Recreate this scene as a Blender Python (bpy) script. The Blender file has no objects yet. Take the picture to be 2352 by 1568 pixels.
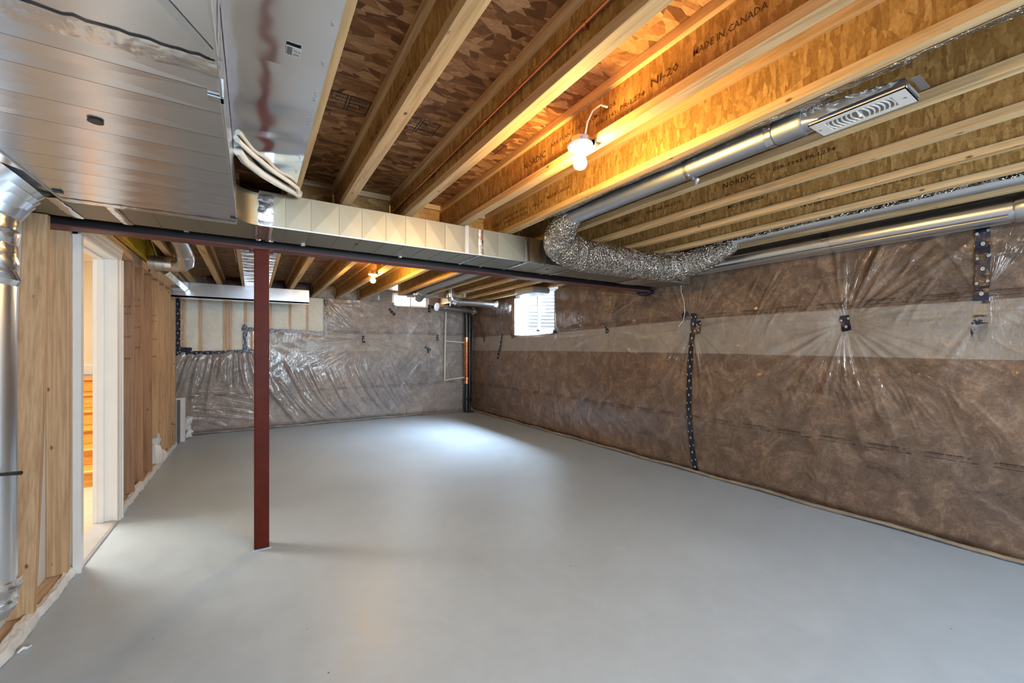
import bpy, math, random
import numpy as np
from mathutils import Vector, Matrix

random.seed(7)
RNG = np.random.RandomState(5)
SC = bpy.context.scene
COL = SC.collection
PI = math.pi

# ------------------------------------------------------------------ camera
cam_d = bpy.data.cameras.new('camera')
cam = bpy.data.objects.new('camera', cam_d)
COL.objects.link(cam)
SC.camera = cam
cam_d.sensor_fit = 'HORIZONTAL'
cam_d.sensor_width = 36.0
cam_d.lens = 945.0 / 2352.0 * 36.0
cam_d.shift_y = (801.0 - 784.0) / 2352.0
cam_d.clip_start = 0.02
cam_d.clip_end = 200
YAW = math.atan((1176.0 - 580.0) / 945.0)
cam.location = (0, 0, 1.35)
cam.rotation_euler = (PI / 2, 0, -YAW)

# ------------------------------------------------------------------ view, sky, daylight
SC.view_settings.view_transform = 'Standard'
SC.view_settings.look = 'None'
SC.view_settings.gamma = 1.0
SC.view_settings.use_curve_mapping = False
SC.view_settings.exposure = 0.48
SC.cycles.max_bounces = 10
SC.cycles.diffuse_bounces = 5
SC.cycles.glossy_bounces = 5
SC.cycles.transparent_max_bounces = 12
SC.cycles.sample_clamp_indirect = 6.0
SC.cycles.caustics_reflective = False
SC.cycles.caustics_refractive = False

W = bpy.data.worlds.new('overcast_sky')
SC.world = W
W.use_nodes = True
W.node_tree.nodes['Background'].inputs[0].default_value = (0.90, 0.95, 1.0, 1)
W.node_tree.nodes['Background'].inputs[1].default_value = 1.6


def area(name, loc, rot, sx, sy, power, color):
    d = bpy.data.lights.new(name, 'AREA')
    d.shape = 'RECTANGLE'
    d.size = sx
    d.size_y = sy
    d.energy = power
    d.color = color
    o = bpy.data.objects.new(name, d)
    COL.objects.link(o)
    o.location = loc
    o.rotation_euler = rot
    return o


# daylight: the sky over the side window well and outside the far window;
# the rear light is fill, added outside an unseen, made-up window
area('daylight_side_window', (5.02, 5.80, 2.88), (0, PI / 2 - 0.85, 0), 0.75, 1.3, 680, (0.72, 0.86, 1.0))
area('daylight_far_window', (2.72, 8.42, 2.30), (-PI / 2, 0, 0), 0.9, 0.36, 45, (0.84, 0.92, 1.0))
area('rear_fill_light', (1.8, -3.0, 1.60), (PI / 2, 0, 0), 2.3, 1.3, 225, (0.68, 0.84, 1.0))
# ceiling lamp of the stair hall beyond the doorway
area('hall_ceiling_lamp', (-1.75, 4.9, 2.55), (0, 0, 0), 0.5, 0.9, 70, (1.0, 0.91, 0.78))


# ------------------------------------------------------------------ object helpers
def tag(o, label=None, cat=None, group=None, kind=None):
    if label:
        o['label'] = label
    if cat:
        o['category'] = cat
    if group:
        o['group'] = group
    if kind:
        o['kind'] = kind
    return o


def thing(name, label, cat, loc=(0, 0, 0), group=None):
    o = bpy.data.objects.new(name, None)
    o.empty_display_size = 0.05
    COL.objects.link(o)
    o.location = loc
    return tag(o, label, cat, group)


def wloc(o):
    v = Vector((0, 0, 0))
    while o is not None:
        v = v + Vector(o.location)
        o = o.parent
    return v


class MB:
    """collects faces, builds ONE mesh object"""

    def __init__(s):
        s.v = []
        s.f = []
        s.m = []

    def add(s, vs, fs, mi=0):
        b = len(s.v)
        s.v += [tuple(p) for p in vs]
        for f in fs:
            s.f.append(tuple(b + i for i in f))
            s.m.append(mi)
        return s

    def box(s, x0, x1, y0, y1, z0, z1, mi=0):
        x0, x1 = min(x0, x1), max(x0, x1)
        y0, y1 = min(y0, y1), max(y0, y1)
        z0, z1 = min(z0, z1), max(z0, z1)
        return s.add([(x0, y0, z0), (x1, y0, z0), (x1, y1, z0), (x0, y1, z0), (x0, y0, z1), (x1, y0, z1), (x1, y1, z1), (x0, y1, z1)],
                     [(0, 3, 2, 1), (4, 5, 6, 7), (0, 1, 5, 4), (1, 2, 6, 5), (2, 3, 7, 6), (3, 0, 4, 7)], mi)

    def bar(s, a, b, w, h, up=(0, 0, 1), mi=0):
        a = Vector(a)
        b = Vector(b)
        d = (b - a).normalized()
        r = d.cross(Vector(up)).normalized() * (w / 2)
        u = r.cross(d).normalized() * (h / 2)
        vs = [a - r - u, a + r - u, a + r + u, a - r + u, b - r - u, b + r - u, b + r + u, b - r + u]
        return s.add(vs, [(0, 1, 2, 3), (4, 7, 6, 5), (0, 4, 5, 1), (1, 5, 6, 2), (2, 6, 7, 3), (3, 7, 4, 0)], mi)

    def tube(s, pts, r, n=16, caps=True, noise=0.0, sy=1.0, mi=0):
        pts = [Vector(p) for p in pts]
        if not hasattr(r, '__len__'):
            r = [r] * len(pts)
        t = (pts[1] - pts[0]).normalized()
        ref = Vector((0, 0, 1)) if abs(t.z) < 0.9 else Vector((1, 0, 0))
        a = t.cross(ref).normalized()
        rings = []
        for i, p in enumerate(pts):
            t = (pts[min(i + 1, len(pts) - 1)] - pts[max(i - 1, 0)]).normalized()
            a = (a - t * a.dot(t)).normalized()
            b = t.cross(a)
            ring = []
            for k in range(n):
                q = 2 * PI * k / n
                rr = r[i] * (1 + (random.uniform(-noise, noise) if noise else 0))
                ring.append(p + a * math.cos(q) * rr + b * math.sin(q) * rr * sy)
            rings.append(ring)
        vs = [v for ring in rings for v in ring]
        fs = []
        for i in range(len(pts) - 1):
            for k in range(n):
                k2 = (k + 1) % n
                fs.append((i * n + k, i * n + k2, (i + 1) * n + k2, (i + 1) * n + k))
        if caps:
            fs.append(tuple(range(n - 1, -1, -1)))
            fs.append(tuple((len(pts) - 1) * n + k for k in range(n)))
        return s.add(vs, fs, mi)

    def prism(s, poly, axis, a0, a1, mi=0):
        """poly in the two other axes (cyclic order), extruded along axis"""
        n = len(poly)

        def P(p, a):
            return (a, p[0], p[1]) if axis == 0 else ((p[0], a, p[1]) if axis == 1 else (p[0], p[1], a))
        vs = [P(p, a0) for p in poly] + [P(p, a1) for p in poly]
        fs = [tuple(range(n)), tuple(range(2 * n - 1, n - 1, -1))]
        for i in range(n):
            j = (i + 1) % n
            fs.append((i, i + n, j + n, j))
        return s.add(vs, fs, mi)

    def lathe(s, prof, c=(0, 0, 0), n=20, mi=0):
        vs = []
        for (r, z) in prof:
            for k in range(n):
                q = 2 * PI * k / n
                vs.append((c[0] + r * math.cos(q), c[1] + r * math.sin(q), c[2] + z))
        fs = []
        for i in range(len(prof) - 1):
            for k in range(n):
                k2 = (k + 1) % n
                fs.append((i * n + k, i * n + k2, (i + 1) * n + k2, (i + 1) * n + k))
        fs.append(tuple(range(n - 1, -1, -1)))
        fs.append(tuple((len(prof) - 1) * n + k for k in range(n)))
        return s.add(vs, fs, mi)


def obj(name, mb, mat, parent=None, smooth=False, bevel=0.0, label=None, fixn=True):
    me = bpy.data.meshes.new(name)
    off = wloc(parent) if parent is not None else Vector((0, 0, 0))
    me.from_pydata([(x - off.x, y - off.y, z - off.z) for x, y, z in mb.v], [], mb.f)
    mats = mat if isinstance(mat, (list, tuple)) else [mat]
    for m in mats:
        me.materials.append(m)
    if len(mats) > 1:
        me.polygons.foreach_set('material_index', mb.m)
    if fixn:
        import bmesh
        bm = bmesh.new()
        bm.from_mesh(me)
        bmesh.ops.recalc_face_normals(bm, faces=bm.faces)
        if bevel:
            bmesh.ops.bevel(bm, geom=[e for e in bm.edges if e.is_manifold and e.calc_face_angle(0) > 0.6], offset=bevel, segments=2, affect='EDGES', profile=0.6)
        bm.to_mesh(me)
        bm.free()
    if smooth:
        me.polygons.foreach_set('use_smooth', [True] * len(me.polygons))
        try:
            me.set_sharp_from_angle(angle=math.radians(38))
        except Exception:
            pass
    o = bpy.data.objects.new(name, me)
    COL.objects.link(o)
    if parent is not None:
        o.parent = parent
    if label:
        o['label'] = label
    return o


def struct(name, mb, mat, **k):
    return tag(obj(name, mb, mat, **k), kind='structure')


def solo(name, label, cat, mb, mat, group=None, **k):
    return tag(obj(name, mb, mat, **k), label, cat, group)


def grid_mesh(name, P, mat, parent=None, keep=None, smooth=True):
    """P: (nu,nv,3) numpy array"""
    nu, nv = P.shape[:2]
    off = wloc(parent) if parent is not None else Vector((0, 0, 0))
    co = (P.reshape(-1, 3) - np.array(off)).astype(np.float32)
    idx = np.arange(nu * nv).reshape(nu, nv)
    a, b, c, d = idx[:-1, :-1], idx[1:, :-1], idx[1:, 1:], idx[:-1, 1:]
    q = np.stack([a, b, c, d], -1).reshape(-1, 4)
    if keep is not None:
        q = q[keep.reshape(-1)]
    used = np.unique(q)
    remap = np.zeros(nu * nv, dtype=np.int64)
    remap[used] = np.arange(len(used))
    q = remap[q]
    co = co[used]
    me = bpy.data.meshes.new(name)
    me.vertices.add(len(co))
    me.vertices.foreach_set('co', co.ravel())
    me.loops.add(len(q) * 4)
    me.loops.foreach_set('vertex_index', q.ravel().astype(np.int32))
    me.polygons.add(len(q))
    me.polygons.foreach_set('loop_start', (np.arange(len(q)) * 4).astype(np.int32))
    if smooth:
        me.polygons.foreach_set('use_smooth', np.ones(len(q), dtype=bool))
    me.materials.append(mat)
    me.update(calc_edges=True)
    me.validate()
    o = bpy.data.objects.new(name, me)
    COL.objects.link(o)
    if parent is not None:
        o.parent = parent
    return o


_tc = {}


def text_polys(s, res=1, bold=.012):
    if (s, res, bold) in _tc:
        return _tc[(s, res, bold)]
    cu = bpy.data.curves.new('t', 'FONT')
    cu.body = s
    cu.size = 1.0
    cu.resolution_u = res
    cu.offset = bold
    cu.fill_mode = 'FRONT'
    o = bpy.data.objects.new('t', cu)
    COL.objects.link(o)
    dg = bpy.context.evaluated_depsgraph_get()
    me = bpy.data.meshes.new_from_object(o.evaluated_get(dg))
    vs = [(v.co.x, v.co.y) for v in me.vertices]
    fs = [tuple(p.vertices) for p in me.polygons]
    bpy.data.objects.remove(o)
    bpy.data.curves.remove(cu)
    bpy.data.meshes.remove(me)
    _tc[(s, res, bold)] = (vs, fs)
    return vs, fs


def text_into(mb, s, org, xd, yd, size, width=None, off=None, warp=None, mi=0, res=1, bold=.012):
    """flat lettering; org = lower left corner"""
    vs, fs = text_polys(s, res, bold)
    if not vs:
        return mb
    w = max(v[0] for v in vs)
    sx = size if width is None else width / w
    org, xd, yd = Vector(org), Vector(xd), Vector(yd)
    q = np.array(vs)
    out = np.array(org)[None] + q[:, :1] * sx * np.array(xd)[None] + q[:, 1:] * size * np.array(yd)[None]
    if warp:
        out = warp(out)
    return mb.add(out.tolist(), fs, mi)


# ------------------------------------------------------------------ materials
class NT:
    def __init__(s, name):
        s.m = bpy.data.materials.new(name)
        s.m.use_nodes = True
        s.t = s.m.node_tree
        s.t.nodes.clear()
        s.out = s.n('ShaderNodeOutputMaterial')
        s.b = s.n('ShaderNodeBsdfPrincipled')
        s.l(s.b, 0, s.out, 0)

    def n(s, ty, **k):
        n = s.t.nodes.new(ty)
        for a, b in k.items():
            setattr(n, a, b)
        return n

    def l(s, a, ao, b, bi):
        s.t.links.new(a.outputs[ao], b.inputs[bi])

    def pos(s, scale=(1, 1, 1), rot=(0, 0, 0), rnd=0.0):
        g = s.n('ShaderNodeNewGeometry')
        src, so = g, 'Position'
        if rnd:
            oi = s.n('ShaderNodeObjectInfo')
            mu = s.n('ShaderNodeMath', operation='MULTIPLY')
            mu.inputs[1].default_value = rnd
            s.l(oi, 'Random', mu, 0)
            ad = s.n('ShaderNodeVectorMath', operation='ADD')
            s.l(g, 'Position', ad, 0)
            s.l(mu, 0, ad, 1)
            src, so = ad, 0
        mp = s.n('ShaderNodeMapping')
        mp.inputs['Scale'].default_value = scale
        mp.inputs['Rotation'].default_value = rot
        s.l(src, so, mp, 'Vector')
        return mp

    def noise(s, vec, scale=5, detail=4, rough=0.55, dist=0.0):
        n = s.n('ShaderNodeTexNoise')
        n.inputs['Scale'].default_value = scale
        n.inputs['Detail'].default_value = detail
        n.inputs['Roughness'].default_value = rough
        n.inputs['Distortion'].default_value = dist
        s.l(vec, 0, n, 'Vector')
        return n

    def vor(s, vec, scale=5, feature='F1', rnd=1.0):
        n = s.n('ShaderNodeTexVoronoi', feature=feature)
        n.inputs['Scale'].default_value = scale
        n.inputs['Randomness'].default_value = rnd
        s.l(vec, 0, n, 'Vector')
        return n

    def ramp(s, src, so, stops, interp='LINEAR'):
        r = s.n('ShaderNodeValToRGB')
        r.color_ramp.interpolation = interp
        e = r.color_ramp.elements
        while len(e) > 1:
            e.remove(e[0])
        e[0].position = stops[0][0]
        e[0].color = tuple(stops[0][1]) + (1,)
        for p, c in stops[1:]:
            x = e.new(p)
            x.color = tuple(c) + (1,)
        s.l(src, so, r, 0)
        return r

    def mix(s, fac, a, b, blend='MIX'):
        m = s.n('ShaderNodeMix', data_type='RGBA', blend_type=blend)
        for i, x in ((0, fac), (6, a), (7, b)):
            if isinstance(x, (int, float)):
                m.inputs[i].default_value = x
            elif isinstance(x, tuple) and not hasattr(x[0], 'outputs'):
                m.inputs[i].default_value = tuple(x) + (1,)
            else:
                nd, o = x if isinstance(x, tuple) else (x, 0)
                s.l(nd, o, m, i)
        return (m, 2)

    def bump(s, src, so, strength=0.3, dist=0.01, prev=None):
        b = s.n('ShaderNodeBump')
        b.inputs['Strength'].default_value = strength
        b.inputs['Distance'].default_value = dist
        s.l(src, so, b, 'Height')
        if prev:
            s.l(prev, 0, b, 'Normal')
        return b

    def set(s, **k):
        for a, v in k.items():
            i = s.b.inputs[a.replace('_', ' ')]
            if isinstance(v, tuple) and hasattr(v[0], 'outputs'):
                s.l(v[0], v[1], s.b, a.replace('_', ' '))
            elif hasattr(v, 'outputs'):
                s.l(v, 0, s.b, a.replace('_', ' '))
            elif isinstance(v, tuple):
                i.default_value = tuple(v) + (1,)
            else:
                i.default_value = v
        return s.m


def plain(name, col, rough=0.6, metal=0.0, var=0.08, scale=8, bump=0.0, bscale=60, **k):
    t = NT(name)
    n = t.noise(t.pos(), scale, 4)
    c = t.ramp(n, 0, [(0.3, tuple(x * (1 - var) for x in col)), (0.7, tuple(min(1, x * (1 + var)) for x in col))])
    kw = dict(Base_Color=c, Roughness=rough, Metallic=metal)
    if bump:
        kw['Normal'] = t.bump(t.noise(t.pos(), bscale, 3), 0, bump, 0.004)
    kw.update(k)
    return t.set(**kw)


def osb(name, dark, mid, light, rot0=0.0, sc=1.0, rnd=3.0, web=False):
    t = NT(name)
    wob = t.noise(t.pos(rnd=rnd), 3.0, 2)
    layers = []
    for i, (rz, sx, sy) in enumerate([(0.45, 9, 30), (-0.6, 10, 34), (1.5, 11, 32)]):
        if web:
            mp = t.pos(scale=(6, 62 * sc, 13 * sc), rot=((-1.0, 0.6, -0.12)[i], 0, 0), rnd=rnd)
        else:
            mp = t.pos(scale=(sx * sc, sy * sc, 24 * sc), rot=(0, 0, rz), rnd=rnd)
        ad = t.n('ShaderNodeVectorMath', operation='MULTIPLY_ADD')
        t.l(wob, 1, ad, 0)
        ad.inputs[1].default_value = (1.2, 1.2, 1.2)
        t.l(mp, 0, ad, 2)
        v = t.vor(ad, 1.0)
        layers.append(v)
    sel = t.vor(t.pos(scale=(13, 13, 13), rnd=rnd), 1.0)
    bw = t.n('ShaderNodeSeparateColor')
    t.l(sel, 1, bw, 0)
    g1 = t.n('ShaderNodeMath', operation='GREATER_THAN')
    g1.inputs[1].default_value = 0.45
    t.l(bw, 0, g1, 0)
    g2 = t.n('ShaderNodeMath', operation='GREATER_THAN')
    g2.inputs[1].default_value = 0.6
    t.l(bw, 1, g2, 0)
    m1 = t.mix((g1, 0), (layers[0], 1), (layers[1], 1))
    m2 = t.mix((g2, 0), m1, (layers[2], 1))
    sp = t.n('ShaderNodeSeparateColor')
    t.l(m2[0], m2[1], sp, 0)
    c = t.ramp(sp, 0, [(0.0, dark), (0.22, tuple(0.5 * (a + b) for a, b in zip(dark, mid))), (0.5, mid), (0.8, tuple(0.5 * (a + b) for a, b in zip(mid, light))), (1.0, light)])
    fine = t.noise(t.pos(scale=(40, 110, 60), rot=(0, 0, 0.4), rnd=rnd), 1.0, 4)
    fr = t.ramp(fine, 0, [(0.3, (0.72, 0.70, 0.66)), (0.65, (1.08, 1.08, 1.08))])
    c2 = t.mix(1.0, c, fr, 'MULTIPLY')
    b = t.bump(sp, 0, 0.35, 0.002)
    b = t.bump(fine, 0, 0.25, 0.002, b)
    return t.set(Base_Color=c2, Roughness=0.62, Normal=b)


def lumber(name, axis, base, dark, knots=True, rnd=9.0, rough=0.62):
    t = NT(name)
    s1 = [16.0, 16.0, 16.0]
    s1[axis] = 0.9
    g = t.noise(t.pos(scale=tuple(s1), rnd=rnd), 1.6, 5, 0.6, 0.6)
    s2 = [95.0, 95.0, 95.0]
    s2[axis] = 3.0
    f = t.noise(t.pos(scale=tuple(s2), rnd=rnd), 1.0, 3)
    c = t.ramp(g, 0, [(0.32, dark), (0.5, base), (0.7, tuple(min(1, x * 1.12) for x in base))])
    fr = t.ramp(f, 0, [(0.35, (0.84, 0.80, 0.74)), (0.6, (1.03, 1.03, 1.03))])
    c = t.mix(1.0, c, fr, 'MULTIPLY')
    if knots:
        s3 = [13.0, 13.0, 13.0]
        s3[axis] = 6.5
        v = t.vor(t.pos(scale=tuple(s3), rnd=rnd), 1.0)
        k = t.ramp(v, 0, [(0.045, (1, 1, 1)), (0.11, (0, 0, 0))])
        c = t.mix((k, 0), c, (0.16, 0.07, 0.03))
    b = t.bump(f, 0, 0.3, 0.002)
    return t.set(Base_Color=c, Roughness=rough, Normal=b)


def metal(name, col=(0.62, 0.64, 0.66), rough=0.3, wav=0.15, wsc=2.2, spang=0.025, wd=0.02):
    t = NT(name)
    n = t.noise(t.pos(rnd=5), wsc, 2, 0.4)
    c = t.ramp(n, 0, [(0, tuple(x * (1 - spang) for x in col)), (1, tuple(x * (1 + spang) for x in col))])
    fine = t.noise(t.pos(), 30, 4)
    r = t.n('ShaderNodeMapRange')
    r.inputs['To Min'].default_value = rough * 0.97
    r.inputs['To Max'].default_value = rough * 1.03
    t.l(fine, 0, r, 0)
    b = t.bump(n, 0, wav, wd)
    return t.set(Base_Color=c, Metallic=1.0, Roughness=(r, 0), Normal=b)


M = {}
M['osb_floor'] = osb('osb_subfloor', (0.13, 0.046, 0.012), (0.32, 0.140, 0.045), (0.60, 0.34, 0.155), sc=.85, rnd=0.0)
M['osb_web'] = osb('osb_web', (0.30, 0.15, 0.036), (0.43, 0.235, 0.065), (0.58, 0.36, 0.125), rnd=5.0, web=True)
M['flange'] = lumber('spruce_flange', 1, (0.66, 0.455, 0.235), (0.46, 0.275, 0.115))
M['flange_x'] = lumber('spruce_blocking', 0, (0.66, 0.48, 0.27), (0.46, 0.29, 0.14))
M['stud'] = lumber('spruce_stud', 2, (0.52, 0.345, 0.195), (0.41, 0.25, 0.125))
M['stud_dark'] = lumber('fir_stud', 2, (0.38, 0.215, 0.115), (0.27, 0.135, 0.065))
M['plate'] = lumber('spruce_plate', 1, (0.60, 0.44, 0.29), (0.44, 0.29, 0.16))
M['lvl'] = plain('yellow_coated_beam', (0.62, 0.40, 0.02), 0.5, var=0.18, scale=14)
M['galv'] = metal('galvanised_sheet', (0.84, 0.87, 0.92), 0.24, 0.10, 1.6)
M['galv_trunk'] = metal('galvanised_trunk', (0.30, 0.275, 0.21), 0.48, 0.10, 2.5)
M['galv_smooth'] = metal('galvanised_smooth', (0.90, 0.93, 0.97), 0.14, 0.5, 3.4, 0.03, 0.02)
M['galv_dull'] = metal('galvanised_dull', (0.50, 0.52, 0.53), 0.40, 0.15, 3)
M['pipe'] = metal('galvanised_pipe', (0.72, 0.75, 0.78), 0.30, 0.0, 3, 0.0)
M['pipe_dull'] = metal('dull_blue_grey_pipe', (0.42, 0.47, 0.54), 0.46, 0.06, 3)


def foil():
    t = NT('crinkled_foil')
    n1 = t.noise(t.pos(scale=(1, 1, 1)), 15, 4, 0.75, 1.0)
    n2 = t.vor(t.pos(), 38, 'DISTANCE_TO_EDGE')
    b = t.bump(n1, 0, 1.0, 0.045)
    b = t.bump(n2, 0, 0.8, 0.02, b)
    return t.set(Base_Color=(0.42, 0.385, 0.335), Metallic=0.97, Roughness=0.16, Normal=b)


M['foil'] = foil()
M['foil_tape'] = metal('foil_tape', (0.82, 0.82, 0.83), 0.22, 0.5, 30, 0.03, 0.005)


def film_over(name, dark, mid, light, coat=1.0, cr=0.06, axis=1, stars=()):
    """brown glass-fibre seen through clear glossy polyethylene"""
    t = NT(name)
    warp = t.noise(t.pos(), 3.0, 3)
    ad = t.n('ShaderNodeVectorMath', operation='MULTIPLY_ADD')
    t.l(warp, 1, ad, 0)
    ad.inputs[1].default_value = (0.5, 0.5, 0.5)
    t.l(t.pos(), 0, ad, 2)
    n1 = t.noise(ad, 6.0, 9, 0.74, 0.5)
    n2 = t.noise(t.pos(scale=(1, 1, 1)), 48.0, 6, 0.75, 1.2)
    n3 = t.noise(t.pos(), 1.3, 2)
    c = t.ramp(n1, 0, [(0.30, dark), (0.50, mid), (0.70, light)])
    c2 = t.ramp(n2, 0, [(0.32, (0.70, 0.68, 0.66)), (0.68, (1.22, 1.20, 1.18))])
    c = t.mix(1.0, c, c2, 'MULTIPLY')
    c3 = t.ramp(n3, 0, [(0.35, (0.82, 0.84, 0.88)), (0.65, (1.10, 1.05, 1.0))])
    c = t.mix(1.0, c, c3, 'MULTIPLY')
    st = t.noise(t.pos(scale=(5, 5, 1.2)), 6.0, 3, 0.6, 1.0)
    ht = (st, 0)
    for (s0, z0, R_, K) in stars:
        g = t.n('ShaderNodeNewGeometry')
        sx = t.n('ShaderNodeSeparateXYZ')
        t.l(g, 'Position', sx, 0)

        def mth(op, a_, b_=None):
            m_ = t.n('ShaderNodeMath', operation=op)
            for i_, q in enumerate((a_, b_)):
                if q is None:
                    continue
                if isinstance(q, (int, float)):
                    m_.inputs[i_].default_value = q
                else:
                    t.l(q[0], q[1], m_, i_)
            return (m_, 0)
        ds = mth('SUBTRACT', (sx, axis), s0)
        dz = mth('SUBTRACT', (sx, 2), z0)
        r_ = mth('SQRT', mth('ADD', mth('MULTIPLY', ds, ds), mth('MULTIPLY', dz, dz)))
        an = mth('ARCTAN2', dz, mth('ABSOLUTE', ds))
        sg = mth('SIGN', ds)
        cb = t.n('ShaderNodeCombineXYZ')
        t.l(*mth('MULTIPLY', an, 5.5), cb, 0)
        t.l(*mth('MULTIPLY', r_, 1.6), cb, 1)
        t.l(*mth('MULTIPLY', sg, 7.3), cb, 2)
        ns = t.noise(cb, 1.7, 3, 0.5, 0.2)
        rg = mth('SUBTRACT', 1.0, mth('ABSOLUTE', mth('MULTIPLY', mth('SUBTRACT', (ns, 0), .5), 5.0)))
        rg = mth('MAXIMUM', rg, 0.0)
        fd = mth('EXPONENT', mth('MULTIPLY', mth('POWER', mth('DIVIDE', r_, R_), 2.0), -1.0))
        ht = mth('ADD', ht, mth('MULTIPLY', mth('MULTIPLY', rg, fd), K))
    fine = t.bump(ht[0], ht[1], 0.5, 0.010)
    fine = t.bump(n2, 0, 0.10, 0.003, fine)
    return t.set(Base_Color=c, Roughness=0.75, Coat_Weight=coat, Coat_Roughness=cr, Coat_IOR=1.55, Coat_Normal=fine, Specular_IOR_Level=0.2)


M['blanket'] = film_over('brown_insulation_under_film', (0.082, 0.052, 0.033), (0.168, 0.110, 0.074), (0.31, 0.210, 0.140), stars=((2.735, 1.58, .55, 2.2), (1.386, 1.56, .66, 3.2), (4.044, 1.60, .5, 1.4), (5.156, 1.60, .45, 1.2), (.60, 1.75, .45, 1.4), (3.42, 2.02, .45, 1.4), (1.0, .2, .0001, 0)))
M['blanket_far_glare'] = film_over('insulation_under_film_with_glare', (0.235, 0.215, 0.205), (0.350, 0.325, 0.315), (0.50, 0.475, 0.465), cr=0.10, axis=0, stars=((1.781, 1.535, .65, 3.0), (2.33, 2.09, .45, 1.8), (3.27, 1.586, .45, 1.8), (3.08, 2.18, .4, 1.4)))  # window glare on the draped film painted in as paler, greyer colours


def milky(name, col, alpha, rough):
    t = NT(name)
    st = t.noise(t.pos(scale=(5, 5, 2)), 7.0, 4, 0.6, 1.0)
    return t.set(Base_Color=col, Alpha=alpha, Roughness=rough, Normal=t.bump(st, 0, 0.5, 0.012), Specular_IOR_Level=0.9)


M['overlap'] = milky('doubled_polyethylene', (0.62, 0.57, 0.50), 0.34, 0.14)
M['clear_film'] = milky('clear_polyethylene', (0.85, 0.85, 0.80), 0.16, 0.10)
M['poly_white'] = plain('crumpled_white_polyethylene', (0.80, 0.82, 0.83), 0.28, var=0.06, bump=0.8, bscale=35)
M['tape'] = plain('navy_tape', (0.012, 0.016, 0.032), 0.22, var=0.3, bump=0.6, bscale=45)
M['tape_dot'] = plain('tape_print', (0.42, 0.42, 0.40), 0.4)
M['ink'] = plain('ink', (0.035, 0.022, 0.02), 0.5)
M['ink_brown'] = plain('ink_brown', (0.07, 0.025, 0.008), 0.6)
M['batt'] = plain('pale_fibreglass', (0.93, 0.95, 0.86), 0.9, var=0.08, scale=16, bump=0.9, bscale=50)
M['stud_pale'] = lumber('stud_behind_film', 2, (0.74, 0.50, 0.28), (0.60, 0.36, 0.18), knots=False)
M['red_steel'] = plain('red_oxide_steel', (0.082, 0.0095, 0.0025), 0.45, var=0.16, scale=14, bump=0.15, bscale=90, Specular_IOR_Level=0.15)
M['beam_steel'] = plain('dark_red_steel', (0.155, 0.050, 0.045), 0.42, var=0.2, scale=9, bump=0.1, Specular_IOR_Level=0.2)
M['white_paint'] = plain('white_trim_paint', (0.80, 0.80, 0.78), 0.35, var=0.02)
M['drywall'] = plain('drywall', (0.70, 0.69, 0.66), 0.85, var=0.03)
M['hall_paint'] = plain('cream_wall_paint', (0.80, 0.73, 0.60), 0.7, var=0.02)
M['concrete'] = plain('concrete_wall', (0.34, 0.33, 0.31), 0.9, var=0.1)
M['oak'] = lumber('orange_oak', 0, (0.66, 0.33, 0.065), (0.50, 0.22, 0.035), knots=False, rough=0.32)
M['vinyl'] = plain('white_vinyl', (0.85, 0.87, 0.88), 0.35, var=0.02)
M['copper'] = metal('copper', (0.72, 0.31, 0.16), 0.22, 0.05, 8)
M['abs'] = plain('black_plastic_pipe', (0.012, 0.012, 0.013), 0.28, var=0.2)
M['pex'] = plain('white_pipe', (0.80, 0.78, 0.70), 0.35, var=0.04)
M['reg'] = plain('register_enamel', (0.74, 0.70, 0.63), 0.35, var=0.03)
M['slot'] = plain('slot_shadow', (0.10, 0.095, 0.085), 0.6)
M['black'] = plain('black_rubber', (0.015, 0.015, 0.015), 0.4)
M['porcelain'] = plain('porcelain', (0.86, 0.85, 0.82), 0.2, var=0.02)
M['board'] = plain('cement_board', (0.40, 0.42, 0.43), 0.85, var=0.07, scale=30)
M['foam'] = plain('white_foam', (0.80, 0.82, 0.83), 0.7, var=0.05, scale=40)
M['paper'] = plain('paper_label', (0.62, 0.62, 0.60), 0.6)
M['greybox'] = plain('grey_plastic_box', (0.36, 0.38, 0.36), 0.3, var=0.1)


def hall_tile():
    t = NT('beige_floor')
    g = t.noise(t.pos(scale=(2, 12, 1)), 3, 4)
    c = t.ramp(g, 0, [(0.3, (0.50, 0.42, 0.32)), (0.7, (0.60, 0.52, 0.41))])
    return t.set(Base_Color=c, Roughness=0.4)


M['hall_floor'] = hall_tile()


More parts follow.
